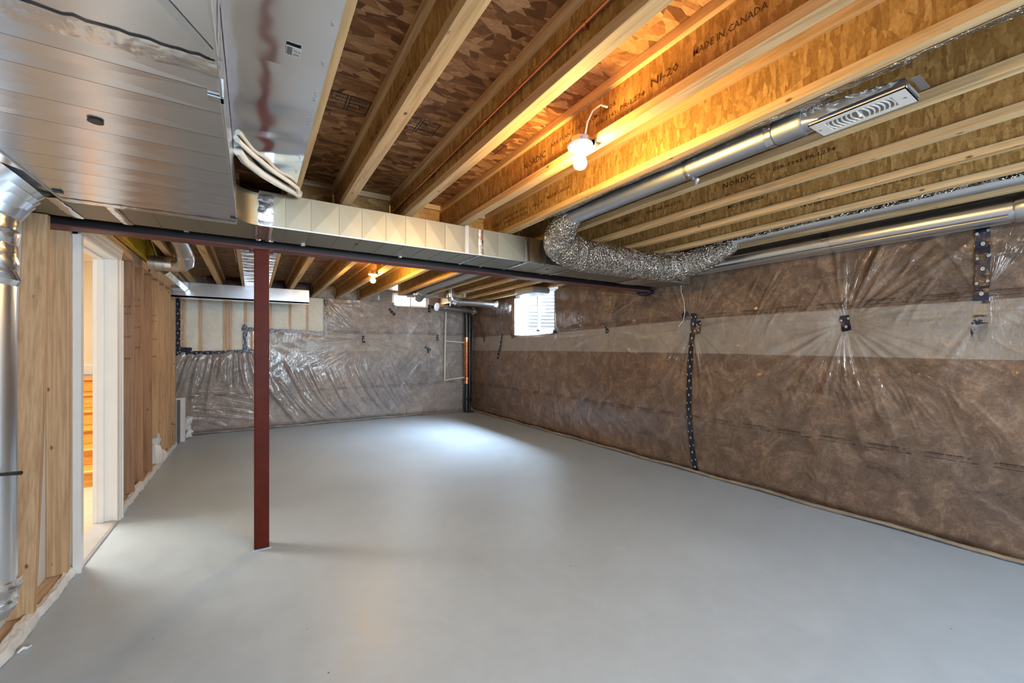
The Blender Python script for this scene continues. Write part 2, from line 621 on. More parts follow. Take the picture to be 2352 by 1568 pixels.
def floor_mat():
    t = NT('sealed_grey_concrete')
    n1 = t.noise(t.pos(), 0.9, 4, 0.5)
    n2 = t.noise(t.pos(), 7, 6, 0.65, 0.6)
    c = t.ramp(n1, 0, [(0.3, (0.435, 0.525, 0.615)), (0.7, (0.495, 0.595, 0.70))])
    c2 = t.ramp(n2, 0, [(0.25, (0.93, 0.93, 0.93)), (0.75, (1.04, 1.04, 1.04))])
    c = t.mix(1.0, c, c2, 'MULTIPLY')
    # hairline specks
    v = t.vor(t.pos(), 5.0)
    k = t.ramp(v, 0, [(0.012, (1, 1, 1)), (0.03, (0, 0, 0))])
    c = t.mix((k, 0), c, (0.12, 0.11, 0.10))
    # trowel swirls
    wv = t.n('ShaderNodeTexWave', wave_type='RINGS')
    wv.inputs['Scale'].default_value = 9
    wv.inputs['Distortion'].default_value = 9
    wv.inputs['Detail'].default_value = 4
    wv.inputs['Detail Scale'].default_value = 0.8
    vv = t.vor(t.pos(scale=(1, 1, 0)), 0.9)
    sub = t.n('ShaderNodeVectorMath', operation='SUBTRACT')
    t.l(t.pos(scale=(0.9, 0.9, 0)), 0, sub, 0)
    t.l(vv, 'Position', sub, 1)
    t.l(sub, 0, wv, 'Vector')
    b = t.bump(wv, 1, 0.035, 0.003)
    b = t.bump(n2, 0, 0.07, 0.005, b)
    r = t.ramp(n2, 0, [(0.3, (0.34, 0.34, 0.34)), (0.7, (0.48, 0.48, 0.48))])
    return t.set(Base_Color=c, Roughness=r, Normal=b, Specular_IOR_Level=0.42)


M['floor'] = floor_mat()


def emis(name, col, st):
    t = NT(name)
    return t.set(Base_Color=(0.9, 0.9, 0.9), Emission_Color=col, Emission_Strength=st)


M['bulb'] = emis('lit_bulb', (1.0, 0.58, 0.15), 850.0)


def glass():
    t = NT('window_glass')
    tr = t.n('ShaderNodeBsdfTransparent')
    gl = t.n('ShaderNodeBsdfGlossy')
    gl.inputs['Roughness'].default_value = 0.02
    mx = t.n('ShaderNodeMixShader')
    mx.inputs[0].default_value = 0.07
    t.l(tr, 0, mx, 1)
    t.l(gl, 0, mx, 2)
    t.l(mx, 0, t.out, 0)
    return t.m


M['glass'] = glass()

# ================================================================== SETTING
ZJ = 2.265          # underside of the joists
ZS = 2.506          # underside of the subfloor

struct('floor', MB().box(-0.99, 4.12, -2.7, 8.3, -0.12, 0.0), M['floor'])
struct('floor_hall', MB().box(-2.9, -0.992, 1.5, 8.3, -0.12, 0.004), M['hall_floor'])

# subfloor: sheets of oriented strand board, each its own panel
ceil = thing('ceiling', None, None, (0, 0, ZS))
tag(ceil, kind='structure')
ys = [-2.7, -1.30, -0.08, 1.862, 3.08, 4.30, 5.52, 6.74, 8.3]
xs_a = [-1.06, 1.04, 3.48, 4.3]
xs_b = [-1.06, -0.18, 2.26, 4.3]
for i in range(len(ys) - 1):
    xs = xs_a if i % 2 else xs_b
    for j in range(len(xs) - 1):
        obj('osb_panel', MB().box(xs[j] + .0015, xs[j + 1] - .0015, ys[i] + .0015, ys[i + 1] - .0015, ZS, ZS + .018), M['osb_floor'], ceil)
mb = MB()


def stamp(mb, x, y, w, h):
    """grade stamp printed on the underside of a panel: two boxed columns of small type"""
    z = ZS - .0008
    t = .006
    for (x0, x1) in ((x, x + w * .55), (x + w * .58, x + w)):
        for (p, q, r, s_) in ((x0, x1, y, y + t), (x0, x1, y + h - t, y + h), (x0, x0 + t, y, y + h), (x1 - t, x1, y, y + h)):
            mb.add([(p, r, z), (q, r, z), (q, s_, z), (p, s_, z)], [(0, 1, 2, 3)])
    for k, s_ in enumerate(['RATED SHEATHING', '1R24/2F16', 'CSA 0325', 'EXPOSURE 1']):
        text_into(mb, s_, (x + .012, y + h - .03 - k * h * .22, z), (1, 0, 0), (0, -1, 0), .022, width=w * .48)
    for k, s_ in enumerate(['MILL 370', 'MADE IN', 'CANADA', '15.5 mm']):
        text_into(mb, s_, (x + w * .60, y + h - .03 - k * h * .22, z), (1, 0, 0), (0, -1, 0), .022, width=w * .34)


stamp(mb, .25, 1.98, .225, .13)
stamp(mb, .60, 1.99, .225, .14)
stamp(mb, 1.02, 2.00, .20, .13)
for k, (x, y) in enumerate([(.25, 4.5), (.6, 4.9), (.25, 5.6), (.6, 5.9), (.25, 6.6), (-.36, 4.2), (-.36, 5.0), (-.36, 5.7), (.62, 6.9)]):
    text_into(mb, 'STRUCTURAL', (x, y, ZS - .0008), (1, 0, 0), (0, -1, 0), .05, width=.22)
obj('grade_stamp', mb, M['ink'], ceil, fixn=False)

# right wall: concrete with the window opening
mb = MB()
XR = 4.13
mb.box(XR, XR + .22, -2.7, 5.17, 0, ZS)
mb.box(XR, XR + .22, 6.42, 8.5, 0, ZS)
mb.box(XR, XR + .22, 5.17, 6.42, 0, 1.58)
mb.box(XR, XR + .22, 5.17, 6.42, 2.42, ZS)
struct('wall_right', mb, M['concrete'])
# far wall: concrete with the shallow window
mb = MB()
YF = 8.17
mb.box(-2.9, 2.34, YF, YF + .2, 0, ZS)
mb.box(3.10, 4.13, YF, YF + .2, 0, ZS)
mb.box(2.34, 3.10, YF, YF + .2, 0, 2.19)
mb.box(2.34, 3.10, YF, YF + .2, 2.46, ZS)
struct('wall_far', mb, M['concrete'])
# rear wall behind the photographer
struct('wall_rear', MB().box(-1.6, .6, -2.9, -2.7, 0, ZS).box(3.0, 4.3, -2.9, -2.7, 0, ZS).box(.6, 3.0, -2.9, -2.7, 0, .95).box(.6, 3.0, -2.9, -2.7, 2.25, ZS), M['drywall'])

# left wall: drywall sheet behind the studs, with the doorway
mb = MB()
mb.box(-1.015, -1.001, 3.0, 3.50, 0, 2.12)
mb.prism([(-2.7, 0), (3.0, 0), (3.0, 1.99), (2.93, 1.965), (2.90, 1.985), (2.83, 1.93), (2.78, 1.90), (2.72, 1.91), (2.66, 1.86), (2.5, 1.87), (-2.7, 1.87)], 0, -1.015, -1.001)
mb.box(-1.015, -1.001, 4.45, 7.42, 0, 2.147)
mb.box(-1.015, -1.001, 3.50, 4.45, 2.075, 2.147)
struct('wall_left', mb, M['drywall'])
# stair hall beyond the doorway
struct('wall_hall', MB().box(-2.9, -1.02, 7.90, 7.95, 0, 3.3).box(-2.95, -2.9, 1.5, 7.9, 0, 3.3).box(-2.9, -1.05, 1.45, 1.5, 0, ZS), M['hall_paint'])
struct('ceiling_hall', MB().box(-2.9, -1.02, 1.5, 7.9, 2.66, 2.70), M['white_paint'])
mb = MB()
mb.prism([(7.90, 2.66), (7.80, 2.66), (7.81, 2.64), (7.87, 2.59), (7.88, 2.56), (7.90, 2.55)], 0, -2.9, -1.02)
struct('trim_1', mb, M['white_paint'])
mb = MB()
mb.box(-2.9, -1.02, 7.882, 7.90, 1.0, 1.115)
mb.prism([(7.90, 1.115), (7.878, 1.115), (7.882, 1.135), (7.890, 1.145), (7.90, 1.15)], 0, -2.9, -1.02)
struct('baseboard_hall', mb, M['white_paint'])

# stairs up to the ground floor
st = thing('staircase', 'orange oak stairs climbing beyond the open doorway', 'stairs', (-1.9, 5.6, 0.004))
ry = 5.59
for k in range(6):
    y = ry + .285 * k
    obj('riser', MB().box(-2.85, -1.035, y, y + .02, .004 + .165 * k, .165 * (k + 1) - .028), M['oak'], st)
    y2 = y + (.285 if k < 5 else .74)
    m = MB()
    z = .165 * (k + 1)
    m.prism([(y - .028, z - .022), (y - .022, z - .028), (y2 + .02, z - .028), (y2 + .02, z), (y - .022, z), (y - .028, z - .006)], 0, -2.85, -1.035)
    obj('tread', m, M['oak'], st)
struct('wall_stair_side', MB().box(-1.03, -1.017, 4.46, 7.9, .0, 2.66), M['hall_paint'])

# ------------------------------------------------------------------ door
d = thing('door_1', None, None, (-.9, 3.97, 0))
tag(d, kind='structure')
XF = -.895


def casing(mb, pts, prof_dir):
    pass


m = MB()
m.box(-1.03, XF - .004, 3.56, 3.585, .012, 2.045)
obj('door_jamb', m, M['white_paint'], d, bevel=.002)
m = MB()
m.box(-1.03, XF - .004, 4.352, 4.377, .012, 2.045)
m.box(-1.0, -.965, 4.338, 4.352, .012, 2.033)
obj('door_jamb', m, M['white_paint'], d, bevel=.002)
m = MB()
m.box(-1.03, XF - .004, 3.56, 4.377, 2.045, 2.07)
m.box(-1.0, -.965, 3.585, 4.352, 2.033, 2.045)
obj('door_head', m, M['white_paint'], d, bevel=.002)
# casings with a stepped profile (front face towards the room)


def prof(y0, y1):
    """section in (x, y): thin inner edge at y0, thick back band at y1"""
    t = y1 - y0
    return [(XF - .016, y0), (XF + .004, y0), (XF + .008, y0 + t * .10), (XF + .008, y0 + t * .45), (XF + .013, y0 + t * .52), (XF + .013, y0 + t * .78), (XF + .020, y0 + t * .84), (XF + .020, y1), (XF - .016, y1)]


for (ya, yb) in ((3.592, 3.485), (4.345, 4.462)):
    m = MB()
    m.prism(prof(ya, yb), 2, .0, 2.055)
    obj('casing', m, M['white_paint'], d)
m = MB()
pr_ = [(p[0], 2.04 + (p[1] - 0)) for p in prof(0, .105)]
m.prism([(x, z) for x, z in pr_], 1, 3.485, 4.462)
obj('casing', m, M['white_paint'], d)
m = MB()
m.box(-1.0, -.985, 4.349, 4.3515, .93, .985)
m.box(-.990, -.987, 4.3475, 4.35, .945, .970)
obj('strike_plate', m, M['galv_dull'], d, label='small brass coloured strike plate on the door jamb')
struct('trim_2', MB().prism([(-1.02, 0), (-.885, 0), (-.885, .012), (-.90, .020), (-1.02, .022)], 1, 3.585, 4.352), plain('threshold_grey', (0.42, 0.43, 0.45), 0.5))

# ------------------------------------------------------------------ windows
w = thing('window_1', None, None, (4.27, 5.8, 1.60))
tag(w, kind='structure')
m = MB()
Y0, Y1, Z0, Z1 = 5.18, 6.50, 1.605, 2.41
for a in ((Y0, Y1, Z0, Z0 + .05), (Y0, Y1, Z1 - .05, Z1), (Y0, Y0 + .05, Z0, Z1), (Y1 - .05, Y1, Z0, Z1)):
    m.box(4.225, 4.30, *a)
obj('window_frame', m, M['vinyl'], w, bevel=.003)
for (a, b, x) in ((5.86, 6.45, 4.235), (5.23, 5.90, 4.26)):
    m = MB()
    for q in ((a, b, Z0 + .05, Z0 + .085), (a, b, Z1 - .085, Z1 - .05), (a, a + .035, Z0 + .05, Z1 - .05), (b - .035, b, Z0 + .05, Z1 - .05)):
        m.box(x, x + .025, *q)
    s_ = obj('sash', m, M['vinyl'], w, bevel=.002)
    obj('pane', MB().box(x + .010, x + .014, a + .035, b - .035, Z0 + .085, Z1 - .085), M['glass'], s_)
w = thing('window_2', None, None, (2.72, 8.22, 2.19))
tag(w, kind='structure')
m = MB()
for a in ((2.34, 3.10, 2.19, 2.215), (2.34, 3.10, 2.435, 2.46), (2.34, 2.37, 2.19, 2.46), (3.07, 3.10, 2.19, 2.46)):
    m.box(a[0], a[1], 8.20, 8.26, a[2], a[3])
obj('window_frame', m, M['vinyl'], w, bevel=.002)
for (a, b, y) in ((2.37, 2.74, 8.225), (2.71, 3.07, 8.205)):
    m = MB()
    for q in ((a, b, 2.215, 2.235), (a, b, 2.415, 2.435), (a, a + .025, 2.215, 2.435), (b - .025, b, 2.215, 2.435)):
        m.box(q[0], q[1], y, y + .02, q[2], q[3])
    s_ = obj('sash', m, M['vinyl'], w)
    obj('pane', MB().box(a + .025, b - .025, y + .008, y + .012, 2.235, 2.415), M['glass'], s_)
w = thing('added_rear_window', None, None, (1.8, -2.8, .95))  # unseen window, added as an opening for the rear fill light
tag(w, kind='structure')
m = MB()
for q in ((.6, 3.0, .95, 1.0), (.6, 3.0, 2.2, 2.25), (.6, .66, .95, 2.25), (2.94, 3.0, .95, 2.25), (1.77, 1.83, 1.0, 2.2)):
    m.box(q[0], q[1], -2.83, -2.76, q[2], q[3])
obj('window_frame', m, M['vinyl'], w)
# corrugated window well outside the side window
P = np.zeros((90, 120, 3))
zz = np.linspace(1.30, 2.95, 120)
ang = np.linspace(-PI / 2, PI / 2, 90)
for i, q in enumerate(ang):
    r = .86 + .018 * np.sin(zz * 2 * PI / .068)
    P[i, :, 0] = 4.36 + r * math.cos(q) * 1.05
    P[i, :, 1] = 5.80 + r * math.sin(q)
    P[i, :, 2] = zz
o = grid_mesh('window_well', P, plain('pale_corrugated_steel', (0.15, 0.155, 0.16), 0.5, var=0.02))
tag(o, 'pale corrugated steel well outside the side window', 'window well')
sol = o.modifiers.new('s', 'SOLIDIFY')
sol.thickness = .004
struct('ground_outside', MB().box(4.36, 5.4, 4.7, 6.9, 1.22, 1.32), plain('pale_gravel', (0.62, 0.60, 0.57), 0.9, var=0.2, scale=60))

# ================================================================== JOISTS
JL = [-.72, -.425, -.13, .178] + [.475 + .406 * k for k in range(9)]
FW = .056


def joist(x, y0, y1, label, group, webmat='osb_web', end=False):
    t = thing('floor_joist', label, 'joist', (x + FW / 2, (y0 + y1) / 2, ZJ), group)
    obj('bottom_flange', MB().box(x, x + FW, y0, y1, ZJ, ZJ + .038), M['flange'], t, bevel=.0015)
    obj('top_flange', MB().box(x, x + FW, y0, y1, ZS - .039, ZS - .001), M['flange'], t, bevel=.0015)
    c = x + FW / 2
    obj('web', MB().box(c - .005, c + .005, y0, y1, ZJ + .038, ZS - .039), M[webmat], t)
    return t


near_lab = {
    0: 'pale wooden I-joist at the right edge of the silver ceiling panel near the camera',
    1: 'near wooden I-joist just right of the silver ceiling panel, first bare one overhead',
    2: 'near wooden I-joist with the thin copper pipe along its side',
    3: 'near wooden I-joist that carries the closer lit bulb, stamped with black printing',
    4: 'near wooden I-joist along the left side of the grey round duct with the white register',
    5: 'near wooden I-joist along the right side of the grey round duct with the white register',
    6: 'near wooden I-joist second to the right of the white register',
    7: 'near wooden I-joist third to the right of the white register',
    8: 'near wooden I-joist just left of the slim foil topped pipe',
    9: 'near wooden I-joist between the slim foil topped pipe and the fat wall duct',
}
far_lab = {
    -3: 'far wooden I-joist nearest the yellow beam over the stud wall, ending at the elbow pipe',
    -2: 'far wooden I-joist right of the silver elbow pipe',
    -1: 'far wooden I-joist along the left edge of the stapled silver panel',
    0: 'far wooden I-joist along the right edge of the stapled silver panel',
    1: 'far wooden I-joist first to the right of the red post',
    2: 'far wooden I-joist second to the right of the red post',
    3: 'far wooden I-joist that carries the farther lit bulb',
    4: 'far wooden I-joist just right of the farther lit bulb',
    5: 'far wooden I-joist left of the grey pipe above the small high window',
    6: 'far wooden I-joist cut short right of the grey pipe above the small high window',
    7: 'far wooden I-joist above the bright silver elbow pipe near the far corner',
    8: 'far wooden I-joist second from the side window',
    9: 'far wooden I-joist closest to the side window and right wall',
}
joists_near = {}
for k in range(0, 10):
    joists_near[k] = joist(JL[k + 3] if k else JL[3], -2.68, 3.20, near_lab[k], 'wooden I-joists over the near half of the room')
for k in range(-3, 10):
    x = JL[k + 3]
    y1 = {-3: 7.12, 6: 6.90, 7: 6.90}.get(k, 8.16)
    if k == 9:
        y1 = 8.10
    if k == 5:
        y1 = 6.90
    joist(x, 3.245, y1, far_lab[k], 'wooden I-joists over the far half of the room')
# header in front of the small high window
t = thing('header_beam', 'pale wooden header the joists end against in front of the small high window', 'beam', (2.6, 6.92, ZJ))
obj('plank', MB().box(2.10, 3.31, 6.902, 6.94, ZJ, ZS - .002), M['flange_x'], t, bevel=.0015)
obj('plank', MB().box(2.10, 3.31, 6.942, 6.98, ZJ, ZS - .002), M['flange_x'], t, bevel=.0015)

# blocking between near joists over the steel beam
names = ['second bay', 'bay under the copper pipe joist', 'bay of the closer bulb', 'bay left of the register duct', 'bay right of the bulb joist']
gaps = [(0, 1), (1, 2), (2, 3), (3, 4), (5, 6), (6, 7)]
blab = ['dark wooden blocking over the trunk duct beside the silver ceiling panel',
        'wooden blocking over the trunk duct between the first bare joist and the copper pipe joist',
        'brightly lit wooden blocking over the trunk duct left of the stamped joist',
        'small wooden blocking over the trunk duct beside its drive cleat',
        'wooden blocking behind the big foil wrapped duct',
        'wooden blocking behind the foil wrapped duct, farther right']
for (a, b), lb in zip(gaps, blab):
    xa, xb = JL[a + 3] + FW, JL[b + 3]
    t = thing('blocking', lb, 'wood block', ((xa + xb) / 2, 3.15, ZJ), 'wooden blocking between the near joists')
    obj('web', MB().box(xa + .001, xb - .001, 3.145, 3.155, ZJ + .038, ZS - .039), M['osb_web'], t)
    obj('flange', MB().box(xa + .001, xb - .001, 3.12, 3.18, ZS - .039, ZS - .001), M['flange_x'], t, bevel=.0015)
    obj('flange', MB().box(xa + .001, xb - .001, 3.12, 3.18, ZJ, ZJ + .038), M['flange_x'], t, bevel=.0015)

# inkjet lettering on joist webs (left faces look towards -X)


def web_text(root, k, s, y, z, size, width=None):
    x = JL[k + 3] + FW / 2 - .0056
    m = MB()
    text_into(m, s, (x, y, z), (0, -1, 0), (0, 0, 1), size, width=width)
    obj('printing', m, M['ink_brown'], root, fixn=False)


J3 = joists_near[3]
web_text(J3, 3, 'NORDIC', 1.95, 2.366, .050, .205)
web_text(J3, 3, 'APA PLANT 1052', 1.70, 2.392, .026, .26)
web_text(J3, 3, '23005738', 1.60, 2.352, .026, .13)
web_text(J3, 3, 'CCMC 13032-R', 1.415, 2.390, .026, .17)
web_text(J3, 3, 'ESR-1143', 1.37, 2.350, .026, .125)
web_text(J3, 3, 'PR-L274', 1.225, 2.352, .028, .13)
web_text(J3, 3, 'NI-20', 1.068, 2.366, .042, .125)
web_text(J3, 3, 'MADE IN CANADA', .885, 2.376, .034, .25)
J4 = joists_near[4]
web_text(J4, 4, 'NORDIC', 3.03, 2.366, .045, .15)
web_text(J4, 4, 'PLANT 1052 CCMC 13032-R', 2.86, 2.392, .024, .34)
web_text(J4, 4, '23005738 ESR-1143 PR-L274', 2.84, 2.352, .024, .33)
web_text(J4, 4, 'NI-20', 2.44, 2.368, .040, .12)
web_text(J4, 4, 'MADE IN CANADA', 2.27, 2.378, .030, .24)
for k, y in ((1, 1.0), (1, 2.1), (2, 2.4), (5, 1.3), (5, 2.6), (6, 1.5), (6, 2.4), (7, 2.0), (8, 1.4)):
    if y < 1.2 or k in (5, 7):
        web_text(joists_near[k], k, 'NI-20', y, 2.366, .042, .125)
        web_text(joists_near[k], k, 'MADE IN CANADA', y - .3, 2.370, .034, .25)
    else:
        web_text(joists_near[k], k, 'NORDIC', y, 2.366, .046, .2)
        web_text(joists_near[k], k, 'ESR-1143 PR-L274', y - .3, 2.370, .028, .3)

# ------------------------------------------------------------------ steel beam and post
t = thing('steel_beam', 'long dark red steel I-beam across the ceiling on top of the red post', 'beam', (1.6, 3.32, 2.033))
XA, XB = -1.30, 4.125
obj('bottom_flange', MB().box(XA, XB, 3.268, 3.385, 2.033, 2.042), M['beam_steel'], t, bevel=.001)
obj('top_flange', MB().box(XA, XB, 3.268, 3.385, 2.218, 2.227), M['beam_steel'], t)
obj('web', MB().box(XA, XB, 3.323, 3.330, 2.042, 2.218), plain('shade_darkened_steel', (0.012, 0.008, 0.009), 0.5, var=0.2), t)  # shade behind the duct painted into the web as near-black
m = MB()
for x in (.0, .107):
    for y in (3.285, 3.37):
        m.lathe([(.011, 0), (.011, .008)], (x, y, 2.022), 6)
obj('bolt', m, M['galv_dull'], t)
solo('nailer_plank', 'wooden plank lying on the steel beam under the joists', 'plank', MB().box(-.98, 4.1, 3.268, 3.385, 2.2275, 2.2645), M['flange_x'])
t = thing('steel_post', 'square dark red steel post standing in the middle of the floor', 'post', (.052, 3.29, 0))
obj('shaft', MB().box(.0085, .0965, 3.246, 3.334, .0, 2.022), M['red_steel'], t, bevel=.006)
obj('cap_plate', MB().box(-.02, .125, 3.262, 3.392, 2.0222, 2.0328), M['beam_steel'], t, bevel=.001)
m = MB()
m.prism([(-.004, 3.232), (.110, 3.236), (.106, 3.345), (0, 3.343)], 2, .0, .006)
obj('grout_collar', m, M['floor'], t)

# ------------------------------------------------------------------ left stud wall
ZP = 2.147
studs = [
    ('stud', (-1.0, -.912, 2.965, 3.004), (-1.0, -.912, 3.135, 3.174), 'large leaning pine stud at the left edge of the photo, bark along one side', 'stud'),
    ('stud', (-1.0, -.912, 3.41, 3.448), None, 'knotty pine stud just left of the white door casing', 'stud'),
]
sy = [4.555, 4.99, 5.356, 5.766, 6.166, 6.57, 6.98, 7.366]
slab = ['pale pine stud squeezed against the right door casing', 'reddish brown stud with a big knot, first clear one right of the doorway', 'stud with dark ink stamps, second clear one right of the doorway', 'streaky orange brown stud, third clear one right of the doorway',
        'pale stud with the white bag at its foot', 'pale stud behind the white bag', 'narrow looking stud with the short offcut at its foot', 'last stud of the left wall beside the black tape']
g = 'vertical studs of the left wall'


def stud_end(t, lo, hi, z0, z1, mat):
    x0, x1, y0, y1 = lo
    hx0, hx1, hy0, hy1 = hi or lo
    m = MB()
    n = 8
    vs, fs = [], []
    for i in range(n + 1):
        f = i / n
        bow = .006 * math.sin(PI * f)
        z = z0 + (z1 - z0) * f
        a, b = x0 + (hx0 - x0) * f, x1 + (hx1 - x1) * f + bow
        c, e = y0 + (hy0 - y0) * f, y1 + (hy1 - y1) * f
        vs += [(a, c, z), (b, c, z), (b, e, z), (a, e, z)]
    for i in range(n):
        for k in range(4):
            k2 = (k + 1) % 4
            fs.append((i * 4 + k, i * 4 + k2, i * 4 + 4 + k2, i * 4 + 4 + k))
    fs += [(3, 2, 1, 0), (n * 4, n * 4 + 1, n * 4 + 2, n * 4 + 3)]
    m.add(vs, fs)
    return m


for nm, lo, hi, lb, cat in studs:
    o = obj(nm, stud_end(None, lo, hi, .041, ZP - .001 if hi is None else 2.058, None), M['stud'], bevel=.003)
    tag(o, lb, cat, g)
    if hi is not None:
        big = o
for i, (y, lb) in enumerate(zip(sy, slab)):
    o = obj('stud', MB().box(-1.0, -.912, y, y + .038, .041, ZP - .001), M['stud_dark'] if i in (1, 2, 3) else M['stud'], bevel=.003)
    tag(o, lb, 'stud', g)
    if i in (1, 2, 4):
        for z, s_ in ((1.72, 'SPF  HT'), (1.66, 'No.2'), (1.45, 'KD-HT'), (1.25, 'SPF')):
            m = MB()
            text_into(m, s_, (-.985, y - .0006, z + (.1 if i == 2 else 0)), (1, 0, 0), (0, 0, 1), .028, width=.055)
            obj('grade_stamp', m, M['ink_brown'], o, fixn=False)
# cripple studs over the door, header
solo('cripple_stud', 'short stud over the door head', 'stud', MB().box(-1.0, -.912, 3.9, 3.938, 2.076, ZP - .001), M['stud_dark'], group=None)
solo('cripple_stud', 'short stud above the upper right corner of the door casing', 'stud', MB().box(-1.0, -.912, 4.20, 4.238, 2.076, ZP - .001), M['stud_dark'], group=None)
solo('top_plate', 'long wooden top plate of the left stud wall', 'plank', MB().box(-1.0, -.912, 3.175, 7.42, ZP, ZP + .038).box(-1.0, -.912, 3.40, 7.42, ZP + .039, ZP + .077), M['plate'], bevel=.002)
solo('bottom_plate', 'wooden bottom plate under the studs at the left edge of the photo', 'plank', MB().box(-1.0, -.912, -1.0, 3.484, .001, .039), M['plate'], bevel=.002)
solo('bottom_plate', 'wooden bottom plate under the studs beyond the doorway', 'plank', MB().box(-1.0, -.912, 4.463, 7.42, .001, .039), M['plate'], bevel=.002)
t = thing('laminated_beam', 'yellow coated laminated wood beam above the left stud wall', 'beam', (-.885, 5.2, ZJ))
obj('timber', MB().box(-.906, -.862, 3.42, 7.1, ZP + .079, ZS - .002), M['lvl'], t, bevel=.002)
for k, s_ in enumerate(['WEST', 'WEST', 'WEST', 'WEST']):
    m = MB()
    text_into(m, s_, (-.8612, 3.60 + .33 * k, 2.37), (0, 1, 0), (0, 0, 1), .05, width=.24)
    obj('printing', m, M['ink'], t, fixn=False)
m = MB()
pts = []
for i in range(60):
    y = 3.45 + i * .038
    pts.append((-.845, y, 2.36 + .045 * math.sin(y * 5.1) + .02 * math.sin(y * 11)))
solo('white_cable', 'thin white cable wandering along the yellow beam', 'cable', m.tube(pts, .004, 8), M['pex'], smooth=True)
solo('wood_offcut', 'short wood offcut standing on the bottom plate at the end of the stud wall', 'wood block', MB().box(-.985, -.915, 7.16, 7.25, .04, .33).box(-.913, -.898, 7.17, 7.245, .04, .32), M['stud'], bevel=.002)
# white film wrapped over the plates


def film_strip(name, lab, ya, yb, hmax):
    n = int((yb - ya) / .012)
    mseg = 14
    P = np.zeros((n, mseg, 3))
    rr = np.random.RandomState(int(ya * 10) + 3)
    yy = np.linspace(ya, yb, n)

    def wob(f, a):
        ph = rr.uniform(0, 6, 5)
        return sum(a / (k + 1) * np.sin(yy * f * (k + 1) + ph[k]) for k in range(5))
    top = hmax + wob(5.0, .012)
    out = wob(16, .0035)
    for j in range(mseg):
        f = j / (mseg - 1)
        if f < .45:
            g_ = f / .45
            P[:, j, 0] = -.893 - .012 * g_ + out + wob(30, .002)
            P[:, j, 2] = .002 + .041 * g_
        else:
            g_ = (f - .45) / .55
            P[:, j, 0] = -.905 + out * (1 - g_) - (.022 + .35 * (top - .03)) * g_ * (1 + 0 * yy)
            P[:, j, 2] = .043 + g_ * (top - .035) * .6 + np.abs(wob(23, .004))
        P[:, j, 1] = yy
    o = grid_mesh(name, P, M['poly_white'])
    sol = o.modifiers.new('s', 'SOLIDIFY')
    sol.thickness = .002
    m_ = MB()
    return tag(o, lab, 'plastic strip')


film_strip('plastic_strip', 'crumpled white plastic strip along the plate at the near left corner', 1.6, 3.49, .046)
film_strip('plastic_strip', 'crumpled white plastic strip along the plate beyond the doorway', 4.47, 7.42, .044)
solo('paper_scrap', 'tiny crumpled white scrap on the floor by the near left plastic strip', 'scrap', MB().tube([(-.878, 2.70, .008), (-.866, 2.715, .016), (-.856, 2.72, .009), (-.846, 2.735, .010)], [.004, .009, .006, .003], 7, noise=.4), M['poly_white'])

# ================================================================== DUCTS
ZD = 2.050          # underside of the big ducts
PL0, PL1 = -.755, -.074
t = thing('supply_trunk', 'huge shiny sheet metal duct overhead at the left, with many cross seams', 'duct', (-.42, 2.0, ZD))
yy = [-2.6, -1.9, -1.2, -.6, .2, .80, 1.245, 1.375, 1.500, 1.672, 1.832, 2.0, 2.155, 2.305, 2.455, 2.605, 2.735]
for i in range(len(yy) - 1):
    a, b = yy[i], yy[i + 1]
    m = MB()
    lx = .0
    zc = .006
    x0 = PL0 + (.02 if b > 2.3 else 0) * 0
    # bottom with a shallow cross break, raised seam bead at each end
    c = ((x0 + PL1) / 2, (a + b) / 2, ZD + .003)
    q = [(x0, a + .001, ZD), (PL1, a + .001, ZD), (PL1, b - .001, ZD), (x0, b - .001, ZD)]
    m.add(q + [c], [(0, 4, 1), (1, 4, 2), (2, 4, 3), (3, 4, 0)])
    m.box(x0 + .001, PL1 - .001, b - .003, b + .003, ZD + .0015, ZD + .004)
    # right and left sides
    m.add([(PL1, a + .003, ZD), (PL1, b - .003, ZD), (PL1, b - .003, ZJ - .003), (PL1, a + .003, ZJ - .003)], [(0, 1, 2, 3)])
    m.add([(x0, a + .003, ZD), (x0, a + .003, ZJ - .003), (x0, b - .003, ZJ - .003), (x0, b - .003, ZD)], [(0, 1, 2, 3)])
    obj('duct_section', m, M['galv'], t, fixn=False)
obj('seam_bead', MB().box(PL1 - .003, PL1 + .004, -2.6, 2.735, ZD - .004, ZD + .010).box(PL0 - .004, PL0 + .003, -2.6, 2.735, ZD - .004, ZD + .010), M['pipe'], t, bevel=.001)


def tape_band(parent, p0, p1, wdir, w, n=24, name='foil_tape', lift=(0, 0, -.003), amp=.002, mat='foil_tape'):
    p0, p1, wd, lf = Vector(p0), Vector(p1), Vector(wdir), Vector(lift)
    P = np.zeros((n, 4, 3))
    for i in range(n):
        f = i / (n - 1)
        for j in range(4):
            e = (j / 3 - .5) * w * (1 + random.uniform(-.14, .14))
            p = p0.lerp(p1, f) + wd * e + lf * (1 + (1 if j in (1, 2) else -.5) * random.uniform(0, 1.0) * amp / .002)
            P[i, j] = p
    return grid_mesh(name, P, M[mat], parent, smooth=False)


